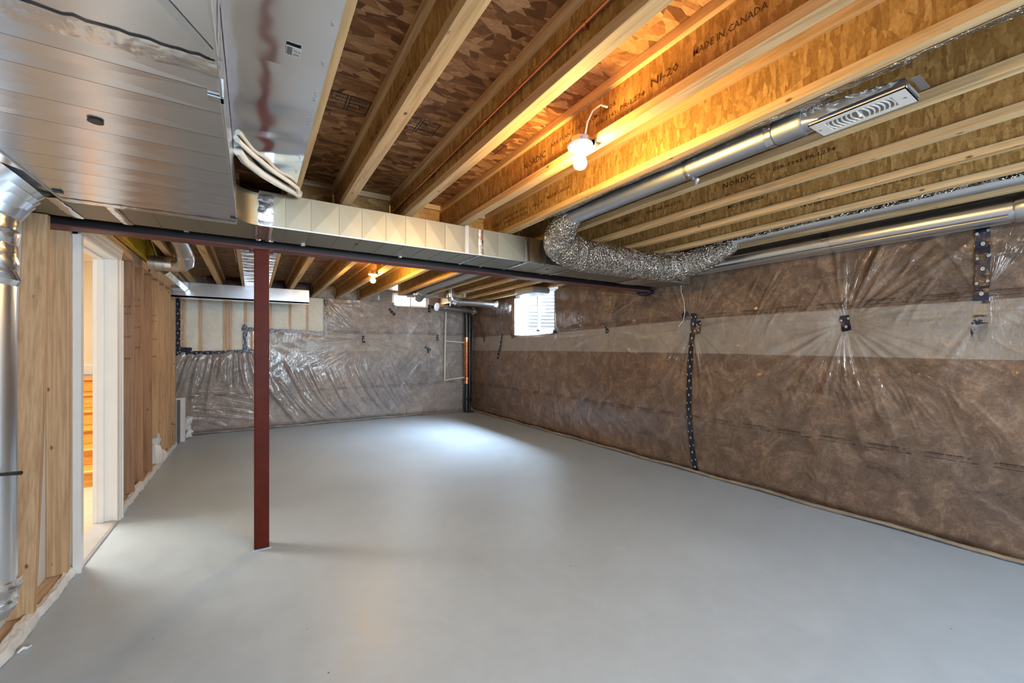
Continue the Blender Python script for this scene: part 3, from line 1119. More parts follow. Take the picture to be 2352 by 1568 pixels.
tape_band(t, (PL0, 1.262, ZD), (PL1, 1.262, ZD), (0, 1, 0), .075, 40, lift=(0, 0, -.0042), amp=.0006)
tape_band(t, (PL0, 2.748, ZD), (PL1, 2.748, ZD), (0, 1, 0), .06, 40)
tape_band(t, (PL1, 1.262, ZD), (PL1, 1.262, ZJ - .01), (0, 1, 0), .06, 10, lift=(.003, 0, 0))
m = MB()
m.add([(-.60, .2, ZD - .002), (-.06, 1.22, ZD - .002), (-.085, 1.22, ZD - .0035), (-.63, .2, ZD - .0035)], [(0, 1, 2, 3)])
obj('crease', m, M['pipe'], t, fixn=False)
obj('plug', MB().lathe([(.019, 0), (.019, .004), (.012, .0045)], (-.408, 1.752, ZD - .004), 20), M['black'], t, label='round black test plug')
obj('drive_cleat', MB().box(-.105, -.068, 1.395, 1.425, ZD - .006, ZD - .001).box(-.076, -.068, 1.395, 1.425, ZD - .006, ZD + .05), M['galv_dull'], t, bevel=.001)
obj('drive_cleat', MB().box(-.745, -.715, 2.60, 2.63, ZD - .006, ZD - .001), M['black'], t)
obj('drive_cleat', MB().box(-.10, -.068, 2.63, 2.65, ZD - .006, ZD - .001), M['black'], t)

# cross trunk running to the right wall
t = thing('trunk_duct', 'long brassy looking rectangular duct crossing the ceiling in front of the steel beam', 'duct', (1.6, 2.95, 2.06))
ZT = 2.062
YN, YB = 2.775, 3.150
xe = [-1.25, -.80, -.62, -.45, -.26, -.074, .03, .17, .306, .4655, .603, .757, .890, 1.034, 1.18, 1.325, 1.47, 1.62, 1.90, 2.15, 2.42, 2.70, 2.98, 3.26, 3.54, 3.80, 4.05]
for i in range(len(xe) - 1):
    a, b = xe[i], xe[i + 1]
    m = MB()
    g_ = .0015
    zt = ZJ - .004
    # bottom, front, back, top, with a shallow bulge on the front face
    m.add([(a + g_, YN, ZT), (b - g_, YN, ZT), (b - g_, YB, ZT), (a + g_, YB, ZT)], [(0, 3, 2, 1)])
    if not (PL0 < (a + b) / 2 < .03):
        m.add([(a + g_, YN, ZT), (b - g_, YN, ZT), (b - g_, YN, zt), (a + g_, YN, zt), ((a + b) / 2, YN - .002, (ZT + zt) / 2)],
              [(0, 1, 4), (1, 2, 4), (2, 3, 4), (3, 0, 4)])
    m.add([(a + g_, YB, ZT), (b - g_, YB, ZT), (b - g_, YB, zt), (a + g_, YB, zt)], [(0, 3, 2, 1)])
    m.add([(a + g_, YN, zt), (b - g_, YN, zt), (b - g_, YB, zt), (a + g_, YB, zt)], [(0, 1, 2, 3)])
    m.box(b - .0025, b + .0025, YN - .0035, YB + .001, ZT - .0025, ZT + .001)
    if b > .1 or b < PL0:
        m.box(b - .0025, b + .0025, YN - .0035, YN + .001, ZT - .0025, zt)
    obj('duct_section', m, M['galv_trunk'], t, fixn=False)
obj('seam_bead', MB().box(.03, 4.05, YN - .004, YN + .002, ZT - .004, ZT + .003), M['pipe'], t)
# rounded throat where the overhead duct turns into the cross trunk
m = MB()
n = 14
cx, cy, rr_ = PL1 + .115, YN - .115, .115
vs = []
for i in range(n + 1):
    q = PI + (-PI / 2) * i / n
    x, y = cx + rr_ * math.cos(q), cy + rr_ * math.sin(q)
    vs += [(x, y, ZT - .002), (x, y, ZJ - .02)]
fs = [(2 * i, 2 * i + 2, 2 * i + 3, 2 * i + 1) for i in range(n)]
b0 = len(vs)
m.add(vs, fs)
m.add([(PL1, YN, ZT - .002)] + [vs[2 * i] for i in range(n + 1)], [(0, i + 1, i + 2) for i in range(n)])
obj('throat_corner', m, M['galv_trunk'], t, smooth=True, fixn=False)
tape_band(t, (.065, YN, ZT), (.065, YN, ZJ - .02), (1, 0, 0), .075, 14, lift=(0, -.004, 0))
for x in (.03, .085):
    tape_band(t, (x, YN, ZT - .001), (x, YB, ZT - .001), (1, 0, 0), .030, 16)
for x, w_ in ((1.47, .04), (1.90, .045), (2.42, .04)):
    tape_band(t, (x, YN, ZT), (x, YN, ZJ - .01), (1, 0, 0), w_, 12, lift=(0, -.004, 0))
    tape_band(t, (x, YN, ZT - .001), (x, YB, ZT - .001), (1, 0, 0), w_ * .8, 16)
for x in (-.80, -.60):
    tape_band(t, (x, YN, ZT - .001), (x - .0, YB, ZT - .001), (1, 0, 0), .045, 18)
obj('plug', MB().lathe([(.010, 0), (.010, .003)], (.60, 2.93, ZT - .0035), 12), M['black'], t, label='small black test plug')
obj('plug', MB().lathe([(.010, 0), (.010, .003)], (2.23, 2.95, ZT - .0035), 12), M['black'], t, label='small black test plug')
m = MB()
m.box(1.335, 1.365, YN - .006, YN - .004, ZT - .012, ZJ + .004)
m.box(1.335, 1.365, YN - .006, YN + .02, ZT - .012, ZT - .006)
obj('hanger_strap', m, M['galv_dull'], t)
for x in (2.06, 3.0):
    obj('hanger_strap', MB().box(x, x + .022, YN - .006, YN - .004, ZT - .01, ZJ), M['galv_dull'], t)
# clips onto the beam edge
m = MB()
for x in (-.35, .02, .09, .28, .95, 1.65, 2.3, 2.9):
    m.box(x, x + .025, YB - .01, YB + .014, ZT - .006, ZT - .002)
obj('clip', m, M['foil_tape'], t)
tape_band(t, (3.45, YN, ZT - .002), (3.45, YB, ZT - .002), (1, 0, 0), .30, 18)
solo('thin_wire', 'thin tan wire hanging from the trunk end to a small tape patch', 'wire',
     MB().tube([(4.02, 2.86, 2.055), (4.025, 2.862, 1.98), (4.03, 2.83, 1.88), (4.03, 2.82, 1.74), (4.03, 2.84, 1.66), (4.03, 2.90, 1.60)], .0022, 6), M['pex'], smooth=True)

# silver panel nailed under two joists (return air panning)
t = thing('ceiling_panel', 'smooth silver sheet nailed under the joists near the camera, with a small paper label', 'panel', (.07, 1.2, ZJ))
NX, NY = 16, 120
xs_ = np.linspace(-.072, .207, NX)
P = np.zeros((NX, NY, 3))
for i in range(NX):
    f = i / (NX - 1)
    ye = 2.33 + f * .27
    ys_ = np.linspace(1.500, ye, NY)
    P[i, :, 0] = xs_[i]
    P[i, :, 1] = ys_
    far = np.clip((ys_ - 1.5) / .6, 0, 1)
    P[i, :, 2] = ZJ - .004 - .004 * np.sin(f * PI) - .0035 * far * np.sin(ys_ * 26 + f * 2.0) * math.sin(f * PI)
o = grid_mesh('sheet', P, M['galv_smooth'], t)
P2 = np.zeros((NX, NY, 3))
for i in range(NX):
    f = i / (NX - 1)
    ys_ = np.linspace(-2.6, 1.504, NY)
    P2[i, :, 0] = xs_[i]
    P2[i, :, 1] = ys_ + (.10 * f * 0)
    P2[i, :, 2] = ZJ - .0065 - .004 * np.sin(f * PI) - .002 * np.sin(ys_ * 7 + f) * math.sin(f * PI)
grid_mesh('sheet', P2, M['galv_smooth'], t)
m = MB()
for y in [x * .19 + .1 for x in range(14)]:
    for dy in ((0,) if int(y * 50) % 3 else (0, .03)):
        m.lathe([(.0045, 0), (.0045, .002), (.002, .003)], (.190, y + dy, ZJ - .011), 8)
obj('screw_heads', m, M['galv_dull'], t)
m = MB().box(.085, .125, 1.385, 1.430, ZJ - .0155, ZJ - .0145)
o = obj('paper_label', m, M['paper'], t, label='small white printed paper label')
m = MB()
text_into(m, '1302', (.123, 1.423, ZJ - .0160), (-1, 0, 0), (0, -1, 0), .012, width=.018)
text_into(m, 'A 57', (.123, 1.407, ZJ - .0160), (-1, 0, 0), (0, -1, 0), .012, width=.018)
for k in range(7):
    m.box(.088 + k * .002, .089 + k * .002, 1.389, 1.425, ZJ - .0162, ZJ - .0158)
obj('printing', m, M['ink'], o, fixn=False)
# the same kind of panel over the far half, dimpled and stapled
t = thing('ceiling_panel', 'rippled silver sheet stapled under two joists behind the red post', 'panel', (.05, 5.2, ZJ))
NX, NY = 22, 300
P = np.zeros((NX, NY, 3))
xs_ = np.linspace(-.092, .198, NX)
ys_ = np.linspace(3.40, 7.12, NY)
rp = RNG.uniform(0, 6, 6)
for i in range(NX):
    f = i / (NX - 1)
    P[i, :, 0] = xs_[i]
    P[i, :, 1] = ys_
    rip = np.sin(ys_ * 34 + rp[0] + 1.2 * np.sin(ys_ * 5)) + .6 * np.sin(ys_ * 21 + 2 * f + rp[1]) + .5 * np.sin(ys_ * 60 + 3 * f)
    P[i, :, 2] = ZJ - .007 - .0030 * rip * (math.sin(f * PI) * .8 + .2)
grid_mesh('sheet', P, M['galv_smooth'], t)
m = MB()
for y in np.arange(3.45, 7.1, .085):
    m.box(-.082, -.076, y, y + .012, ZJ - .014, ZJ - .011)
    m.box(.182, .188, y, y + .012, ZJ - .014, ZJ - .011)
obj('staples', m, M['galv_dull'], t)
# white hoses crossing the end of the near panel
solo('white_hose', 'thick white plastic hose crossing the end of the silver panel above the trunk', 'hose',
     MB().tube([(-.055, 2.20, 2.232), (-.03, 2.30, 2.232), (.04, 2.43, 2.234), (.13, 2.56, 2.240), (.20, 2.66, 2.250), (.228, 2.72, 2.256), (.236, 2.765, 2.285)], .019, 14), M['pex'], smooth=True)
solo('white_hose', 'thinner white hose above the thick one at the end of the silver panel', 'hose',
     MB().tube([(-.055, 2.12, 2.244), (.0, 2.24, 2.246), (.09, 2.40, 2.246), (.17, 2.51, 2.247), (.215, 2.59, 2.25), (.222, 2.66, 2.25)], .011, 12), M['pex'], smooth=True)

# ------------------------------------------------------------------ round duct with the register
XD, ZC = 1.912, 2.280
t = thing('round_duct', 'straight grey round duct between joists leading to the white register', 'duct', (XD, 1.6, ZC))
segs = [(.86, 1.32), (1.30, 2.36)]
for a, b in segs:
    obj('pipe', MB().tube([(XD, a, ZC), (XD, b, ZC)], .050, 28), M['pipe_dull'], t, smooth=True)
tape_band(t, (XD - .045, 1.30, ZC - .03), (XD + .045, 1.30, ZC - .03), (0, 1, 0), .03, 8, lift=(0, 0, -.024))
obj('collar', MB().tube([(XD, .78, ZC), (XD, .79, ZC), (XD, .80, ZC), (XD, .86, ZC), (XD, .89, ZC)], [.053, .055, .052, .053, .051], 28), M['pipe_dull'], t, smooth=True)
m = MB()
m.tube([(XD, .895, ZC), (XD, .925, ZC)], .0525, 28, caps=False)
obj('foil_tape', m, M['foil_tape'], t, smooth=True)
# boot: round at the collar, rectangular over the register
m = MB()
n = 28
R0 = []
R1 = []
for k in range(n):
    q = 2 * PI * k / n
    R0.append((XD + .05 * math.cos(q), .785, ZC + .05 * math.sin(q)))
    c, s_ = math.cos(q), math.sin(q)
    mm = max(abs(c), abs(s_))
    u_, v_ = c / mm, s_ / mm
    if v_ < 0:
        R1.append((XD + .052 * u_, .72 - .0 + 0 * v_, ZC - .030 + .028 * v_ * .4))
    else:
        R1.append((XD + .052 * u_, .50 - .03 * v_, ZC - .030 + .02 * v_))
m.add(R0 + R1, [(k, (k + 1) % n, n + (k + 1) % n, n + k) for k in range(n)])
obj('boot', m, M['galv'], t, smooth=True)
obj('boot_flange', MB().box(XD - .056, XD + .056, .455, .745, ZC - .056, ZC - .044), M['galv_dull'], t)
obj('boot_flange', MB().box(XD - .055, XD + .062, .430, .452, ZC - .030, ZC - .028), M['galv_dull'], t)
t = thing('floor_register', 'white metal air register with curved louvres hanging under the round duct', 'vent', (XD, .60, 2.22))
XM, YM, ZR = 1.914, .604, 2.2255
m = MB()
hx, hy, ix, iy = .068, .143, .041, .100
for (a, b, c, e) in ((XM - hx, XM + hx, YM - hy, YM - iy), (XM - hx, XM + hx, YM + iy, YM + hy), (XM - hx, XM - ix, YM - iy, YM + iy), (XM + ix, XM + hx, YM - iy, YM + iy)):
    m.box(a, b, c, e, ZR - .004, ZR)
obj('face_plate', m, M['reg'], t)
m = MB()
m.box(XM - hx, XM - hx + .002, YM - hy, YM + hy, ZR - .004, ZR + .006)
m.box(XM + hx - .002, XM + hx, YM - hy, YM + hy, ZR - .004, ZR + .006)
m.box(XM - hx, XM + hx, YM - hy, YM - hy + .002, ZR - .004, ZR + .006)
m.box(XM - hx, XM + hx, YM + hy - .002, YM + hy, ZR - .004, ZR + .006)
obj('rim', m, M['reg'], t)
obj('damper_blades', MB().box(XM - ix, XM + ix, YM - iy, YM + iy, ZR + .004, ZR + .007), M['reg'], t)
m = MB()
for k in range(15):
    y = YM - iy + .012 + k * (2 * iy - .024) / 14
    for a, b in ((-.03, -.012), (-.006, .008), (.014, .03)):
        m.box(XM + a, XM + b, y + .006, y + .0085, ZR + .0030, ZR + .0042)
obj('damper_slot', m, M['slot'], t)
for k in range(15):
    yc = YM - iy + k * (2 * iy) / 14
    sgn = -1 if k < 7 else 1
    m = MB()
    vs, fs = [], []
    N_ = 8
    for i in range(N_ + 1):
        u_ = -1 + 2 * i / N_
        x = XM + ix * u_
        bow = (1 - u_ * u_) * .010 * sgn
        if k == 7:
            bow = 0
        y = yc + bow
        y = min(max(y, YM - iy), YM + iy)
        vs += [(x, y - .0022, ZR - .0035), (x, y + .0022, ZR - .0035), (x, y + .0022, ZR + .002), (x, y - .0022, ZR + .002)]
    for i in range(N_):
        for q in range(4):
            q2 = (q + 1) % 4
            fs.append((i * 4 + q, i * 4 + q2, i * 4 + 4 + q2, i * 4 + 4 + q))
    m.add(vs, fs)
    obj('louvre', m, M['reg'], t)
m = MB().tube([(XM, YM, ZR - .003), (XM, YM, ZR - .012)], [.0045, .0035], 12)
m.box(XM - .014, XM + .014, YM - .004, YM + .004, ZR - .005, ZR - .003)
obj('damper_lever', m, M['reg'], t)
m = MB()
for y in (YM - .126, YM + .126):
    m.lathe([(.004, 0), (.0035, .002)], (XM, y, ZR - .0062), 10)
obj('screw', m, M['galv_dull'], t)

# foil faced blanket hanging from the joist left of the duct
NU, NV = 14, 260
P = np.zeros((NU, NV, 3))
ys_ = np.linspace(-1.2, 2.33, NV)
ph = RNG.uniform(0, 6, 8)
for i in range(NU):
    f = i / (NU - 1)
    wr = np.clip((2.33 - ys_) / 2.5, 0, 1)
    P[i, :, 0] = 1.735 + f * (.125 + .02 * wr)
    P[i, :, 1] = ys_
    P[i, :, 2] = ZJ - .003 - .006 * math.sin(f * PI) + f * .055 + (.006 * np.sin(ys_ * 9 + ph[0]) + .004 * np.sin(ys_ * 23 + ph[1] + 3 * f) + .003 * np.sin(ys_ * 51 + 6 * f)) * f
o = grid_mesh('foil_blanket', P, M['foil'])
tag(o, 'wrinkled grey foil sheet stapled along the joist beside the register duct', 'foil sheet')

# ------------------------------------------------------------------ big foil wrapped duct
def foil_tube(path, rad, n=40, sub=14, wr=.045):
    """resampled smooth path with crinkle rings"""
    P_ = [Vector(p) for p in path]
    pts, rs = [], []
    for i in range(len(P_) - 1):
        p0 = P_[max(i - 1, 0)]
        p1, p2 = P_[i], P_[i + 1]
        p3 = P_[min(i + 2, len(P_) - 1)]
        for k in range(sub):
            u = k / sub
            q = .5 * ((2 * p1) + (-p0 + p2) * u + (2 * p0 - 5 * p1 + 4 * p2 - p3) * u * u + (-p0 + 3 * p1 - 3 * p2 + p3) * u ** 3)
            pts.append(q)
            rs.append((rad[i] * (1 - u) + rad[i + 1] * u) * (1 + random.uniform(-wr, wr) * .35))
    pts.append(P_[-1])
    rs.append(rad[-1])
    return pts, rs


t = thing('foil_wrapped_duct', 'fat duct wrapped in crinkled silver foil sagging under the joists at the right', 'duct', (2.7, 2.5, 2.12))
pts, rs = foil_tube([(1.912, 2.22, 2.275), (1.93, 2.36, 2.235), (2.03, 2.50, 2.155), (2.30, 2.555, 2.115)], [.062, .105, .132, .128])
obj('elbow', MB().tube(pts, rs, 60, noise=.035), M['foil'], t, smooth=True)
pts, rs = foil_tube([(2.27, 2.555, 2.118), (2.6, 2.56, 2.118), (3.0, 2.56, 2.12), (3.33, 2.54, 2.12)], [.131, .128, .127, .130])
obj('sleeve', MB().tube(pts, rs, 60, noise=.018), M['foil'], t, smooth=True)
pts, rs = foil_tube([(3.28, 2.55, 2.12), (3.44, 2.44, 2.145), (3.52, 2.22, 2.19), (3.53, 1.98, 2.262)], [.133, .128, .110, .056])
obj('elbow', MB().tube(pts, rs, 60, noise=.04), M['foil'], t, smooth=True)
# slim pipe with foil on its top side
t = thing('slim_duct', 'slim shiny duct with crumpled foil along it between the last two joists', 'duct', (3.53, .8, 2.29))
obj('pipe', MB().tube([(3.53, -2.4, 2.292), (3.53, 2.05, 2.292)], .050, 28), M['pipe'], t, smooth=True)
NU, NV = 10, 300
P = np.zeros((NU, NV, 3))
ys_ = np.linspace(-.8, 2.15, NV)
for i in range(NU):
    f = i / (NU - 1)
    a = PI + .5 - f * 1.3 + .08 * np.sin(ys_ * 8)
    r = .056 + .004 * np.sin(ys_ * 60 + f * 5) + RNG.uniform(-.002, .002, NV)
    P[i, :, 0] = 3.53 + r * np.cos(a) - .03 * (1 - f)
    P[i, :, 1] = ys_
    P[i, :, 2] = 2.292 + r * np.sin(a) * 1.0
P[:, :, 2] = np.where(P[:, :, 2] > 2.262, P[:, :, 2], P[:, :, 2])
grid_mesh('foil_sheet', P, M['foil'], t)

# fat round duct along the right wall
t = thing('round_duct', 'fat galvanised round duct running along the top of the right wall', 'duct', (3.905, 1.2, 2.195))
XW, ZW, RW = 3.900, 2.200, .079
for a, b in ((-2.4, .472), (.474, 1.428), (1.43, 2.60)):
    obj('pipe', MB().tube([(XW, a, ZW), (XW, b, ZW)], RW, 40), M['pipe'], t, smooth=True)
obj('coupling', MB().tube([(XW, .30, ZW), (XW, .31, ZW), (XW, .47, ZW), (XW, .48, ZW)], [.082, .088, .088, .082], 40), M['galv'], t, smooth=True)
obj('foil_tape', MB().tube([(XW, 1.405, ZW), (XW, 1.455, ZW)], RW + .002, 40, caps=False, noise=.004), M['foil_tape'], t, smooth=True)
pts = [(XW, 2.60, ZW), (3.90, 2.68, 2.19), (3.88, 2.775, 2.16)]
obj('start_collar', MB().tube(pts, [.08, .084, .09], 32), M['foil_tape'], t, smooth=True)
obj('draw_band', MB().box(XW - .075, XW - .06, .5, 2.6, ZW - .062, ZW - .052).box(XW + .03, XW + .04, .5, 2.6, ZW - .078, ZW - .070), M['galv_dull'], t)

# ------------------------------------------------------------------ left edge: vertical duct
t = thing('round_duct', 'vertical silver duct cut off by the left edge of the photo, wrapped at its foot', 'duct', (-.988, 2.8, 1.2))
XV, YV = -.930, 2.64
obj('pipe', MB().tube([(XV, YV, .26), (XV, YV, 1.66)], .070, 32), M['pipe'], t, smooth=True)
pts = [(XV + .006 * math.sin(i * 1.3), YV, 1.64 + i * .012) for i in range(26)]
obj('flexible_section', MB().tube(pts, [.072 + .006 * math.sin(i * 2.1) for i in range(26)], 32), M['foil_tape'], t, smooth=True)
for i in range(4):
    z = 1.93 + i * .045
    r = .085 + i * .012
    obj('elbow_gore', MB().tube([(XV + .004 * i, YV, z), (XV + .012 + .012 * i, YV + .004, z + .043)], [r, r + .010], 36), M['galv'], t, smooth=True)
obj('take_off', MB().tube([(XV + .06, YV, 2.10), (XV + .10, YV + .01, 2.25)], [.125, .125], 36), M['galv'], t, smooth=True)
pts = [(XV, YV, .36 - i * .012) for i in range(14)]
obj('wrapped_foot', MB().tube(pts, [.074 + .010 * random.random() - (.03 * (i / 13) ** 2) for i in range(14)], 28, noise=.05), M['foil_tape'], t, smooth=True)
obj('damper_handle', MB().tube([(XV + .03, YV - .064, .83), (XV + .115, YV - .10, .834)], [.007, .0085], 10), M['black'], t, smooth=True, label='small black damper handle')

# ------------------------------------------------------------------ far half ducts
t = thing('rectangular_duct', 'rectangular silver duct under the joists in front of the pale insulation', 'duct', (0, 7.25, 2.15))
xe = [-.93, -.70, -.52, -.36, -.30, -.12, .05, .22, .38, .50, .58, .745]
Y2, Y3, Z2 = 7.13, 7.36, 2.080
for i in range(len(xe) - 1):
    a, b = xe[i] + .001, xe[i + 1] - .001
    m = MB()
    m.box(a, b, Y2, Y3, Z2, ZJ - .004)
    m.box(b - .003, b + .003, Y2 - .004, Y3, Z2 - .003, ZJ - .004)
    obj('duct_section', m, M['galv'], t)
obj('flange', MB().box(-.93, .745, Y2 - .005, Y2, Z2 - .028, Z2 + .004).box(-.93, .745, Y2 - .005, Y3, Z2 - .030, Z2 - .003), M['galv'], t)
t = thing('rectangular_duct', 'slanting silver duct stub above the left stud wall at the far corner', 'duct', (-.82, 6.3, 2.2))
m = MB()
m.prism([(-.905, 2.13), (-.78, 2.13), (-.74, 2.17), (-.74, 2.262), (-.855, 2.262), (-.905, 2.15)], 1, 5.62, 7.10)
obj('duct_section', m, M['galv_smooth'], t)
t = thing('round_duct', 'silver elbow pipe coming down between the far joists at the left', 'duct', (-.545, 5.0, 2.25))
obj('pipe', MB().tube([(-.542, 3.42, 2.325), (-.542, 4.4, 2.325), (-.542, 4.72, 2.30), (-.542, 4.95, 2.255)], .068, 28), M['pipe'], t, smooth=True)
ce = [(-.542, 4.93, 2.26), (-.545, 5.05, 2.225), (-.56, 5.15, 2.20), (-.60, 5.22, 2.19), (-.66, 5.25, 2.188), (-.72, 5.25, 2.188)]
for i in range(len(ce) - 1):
    obj('elbow_gore', MB().tube([ce[i], ce[i + 1]], [.071, .072], 28), M['galv'], t, smooth=True)
obj('pipe', MB().tube([(-.71, 5.25, 2.188), (-.855, 5.25, 2.188)], .070, 28), M['pipe'], t, smooth=True)
for x in (-.735, -.80):
    obj('bead', MB().tube([(x, 5.25, 2.188), (x - .008, 5.25, 2.188)], .0735, 28), M['galv_dull'], t, smooth=True)
# pipes near the far right corner
t = thing('round_duct', 'bright silver pipe with an elbow at each end near the far right corner', 'duct', (3.2, 6.27, 2.14))
obj('pipe', MB().tube([(2.84, 6.27, 2.135), (3.56, 6.27, 2.135)], .064, 28), M['pipe'], t, smooth=True)
c2 = [(2.86, 6.27, 2.137), (2.79, 6.27, 2.155), (2.765, 6.27, 2.20), (2.76, 6.27, 2.26), (2.76, 6.27, 2.34)]
for i in range(len(c2) - 1):
    obj('elbow_gore', MB().tube([c2[i], c2[i + 1]], [.066, .067], 28), M['galv'], t, smooth=True)
c2 = [(3.55, 6.27, 2.135), (3.61, 6.29, 2.137), (3.65, 6.34, 2.14), (3.66, 6.42, 2.145)]
for i in range(len(c2) - 1):
    obj('elbow_gore', MB().tube([c2[i], c2[i + 1]], [.066, .067], 28), M['galv'], t, smooth=True)
obj('hanger_strap', MB().box(2.93, 2.95, 6.262, 6.278, 2.196, 2.2655), M['galv_dull'], t)
t = thing('round_duct', 'dull grey vent pipe ending over the black stack in the far corner', 'duct', (3.5, 7.75, 2.13))
obj('pipe', MB().tube([(3.10, 7.55, 2.16), (3.93, 7.72, 2.14)], .055, 24), M['galv_dull'], t, smooth=True)
obj('collar', MB().tube([(3.02, 7.52, 2.165), (3.12, 7.55, 2.16)], [.082, .078], 24), M['galv'], t, smooth=True)
obj('collar', MB().tube([(3.90, 7.71, 2.14), (3.96, 7.72, 2.14)], [.072, .070], 24), M['galv_dull'], t, smooth=True)
obj('hanger_strap', MB().box(3.335, 3.355, 7.60, 7.615, 2.20, 2.2655), M['galv_dull'], t)
t = thing('flat_duct', 'flat grey duct slanting between joists down to the small high window', 'duct', (2.25, 6.2, 2.24))
m = MB()
m.tube([(2.33, 3.42, 2.315), (2.33, 6.0, 2.315), (2.33, 6.45, 2.29)], .072, 20)
obj('pipe', m, M['galv_dull'], t, smooth=True)
m = MB()
m.tube([(2.33, 6.42, 2.29), (2.36, 6.60, 2.255), (2.40, 6.78, 2.215)], [.075, .085, .070], 20)
obj('boot', m, M['galv_dull'], t, smooth=True)
obj('boot_plate', MB().box(2.22, 2.66, 6.55, 6.88, 2.232, 2.262), M['galv'], t)
solo('wire_tie', 'short grey wire across the far joists near the grey pipe', 'wire', MB().tube([(2.30, 5.6, 2.262), (2.6, 5.72, 2.255), (2.9, 5.70, 2.258)], .003, 6), M['slot'], smooth=True)
solo('plastic_box', 'rounded grey plastic duct box under the joists beside the side window', 'box',
     MB().box(3.42, 3.74, 4.86, 5.36, 2.165, 2.262), M['greybox'], bevel=.035, smooth=True)

# ------------------------------------------------------------------ copper line on the joist
t = thing('copper_pipe', 'thin copper pipe clipped along the side of a near joist', 'pipe', (.886, 1.2, 2.375))
obj('pipe', MB().tube([(.889, -1.5, 2.378), (.888, .97, 2.377), (.889, 3.1, 2.372)], .0075, 12), M['copper'], t, smooth=True)
for y in (.97, 1.62, 2.3):
    obj('clip', MB().tube([(.889, y, 2.377), (.889, y + .012, 2.377)], .0105, 12).box(.886, .902, y + .002, y + .010, 2.362, 2.368), M['copper'], t, smooth=True)
obj('coupling', MB().tube([(.889, .62, 2.3775), (.889, .67, 2.3775)], .0095, 12), M['copper'], t, smooth=True)

# ------------------------------------------------------------------ bulbs
def light_fixture(x, y, lab, xw, power):
    t = thing('bare_bulb_light', lab, 'lamp', (x, y, 2.25))
    z = 2.252
    m = MB().lathe([(.050, .008), (.050, .034), (.048, .036), (.048, .036)], (x, y, z), 8)
    o = obj('junction_box', m, M['galv_dull'], t, bevel=.001)
    mm = MB()
    for q in range(6):
        a = q * PI / 3
        mm.tube([(x + .0490 * math.cos(a), y + .0490 * math.sin(a), z + .02), (x + .0512 * math.cos(a), y + .0512 * math.sin(a), z + .02)], .006, 8)
    obj('knockout', mm, M['galv_dull'], o)
    obj('bracket', MB().box(x + .045, xw - .001, y - .045, y - .015, z + .004, z + .030).box(x + .045, x + .06, y - .05, y - .02, z - .012, z + .03), M['galv_dull'], t)
    m = MB().lathe([(.0, -.022), (.020, -.022), (.024, -.012), (.030, -.006), (.055, -.002), (.0575, .003), (.0565, .008), (.03, .0085)], (x, y, z), 32)
    obj('lampholder', m, M['porcelain'], t, smooth=True)
    m = MB().lathe([(.0, -.100), (.012, -.099), (.022, -.094), (.029, -.083), (.030, -.070), (.026, -.056), (.018, -.042), (.0135, -.034), (.013, -.022)], (x, y, z), 24)
    obj('bulb', m, M['bulb'], t, smooth=True, label='glowing warm light bulb')
    pts = [(x, y - .03, z + .035), (x + .002, y - .045, z + .09), (x + .004, y - .075, z + .125), (x + .008, y - .12, z + .13), (x + .012, y - .155, z + .105)]
    obj('cable', MB().tube(pts, .004, 10), M['pex'], t, smooth=True)
    return t


light_fixture(1.238, 1.392, 'bare lit bulb under a round metal box on the closer, brightly lit joist', 1.310, 1)
light_fixture(1.238, 5.13, 'small bare lit bulb glowing between the joists beyond the steel beam', 1.310, 1)

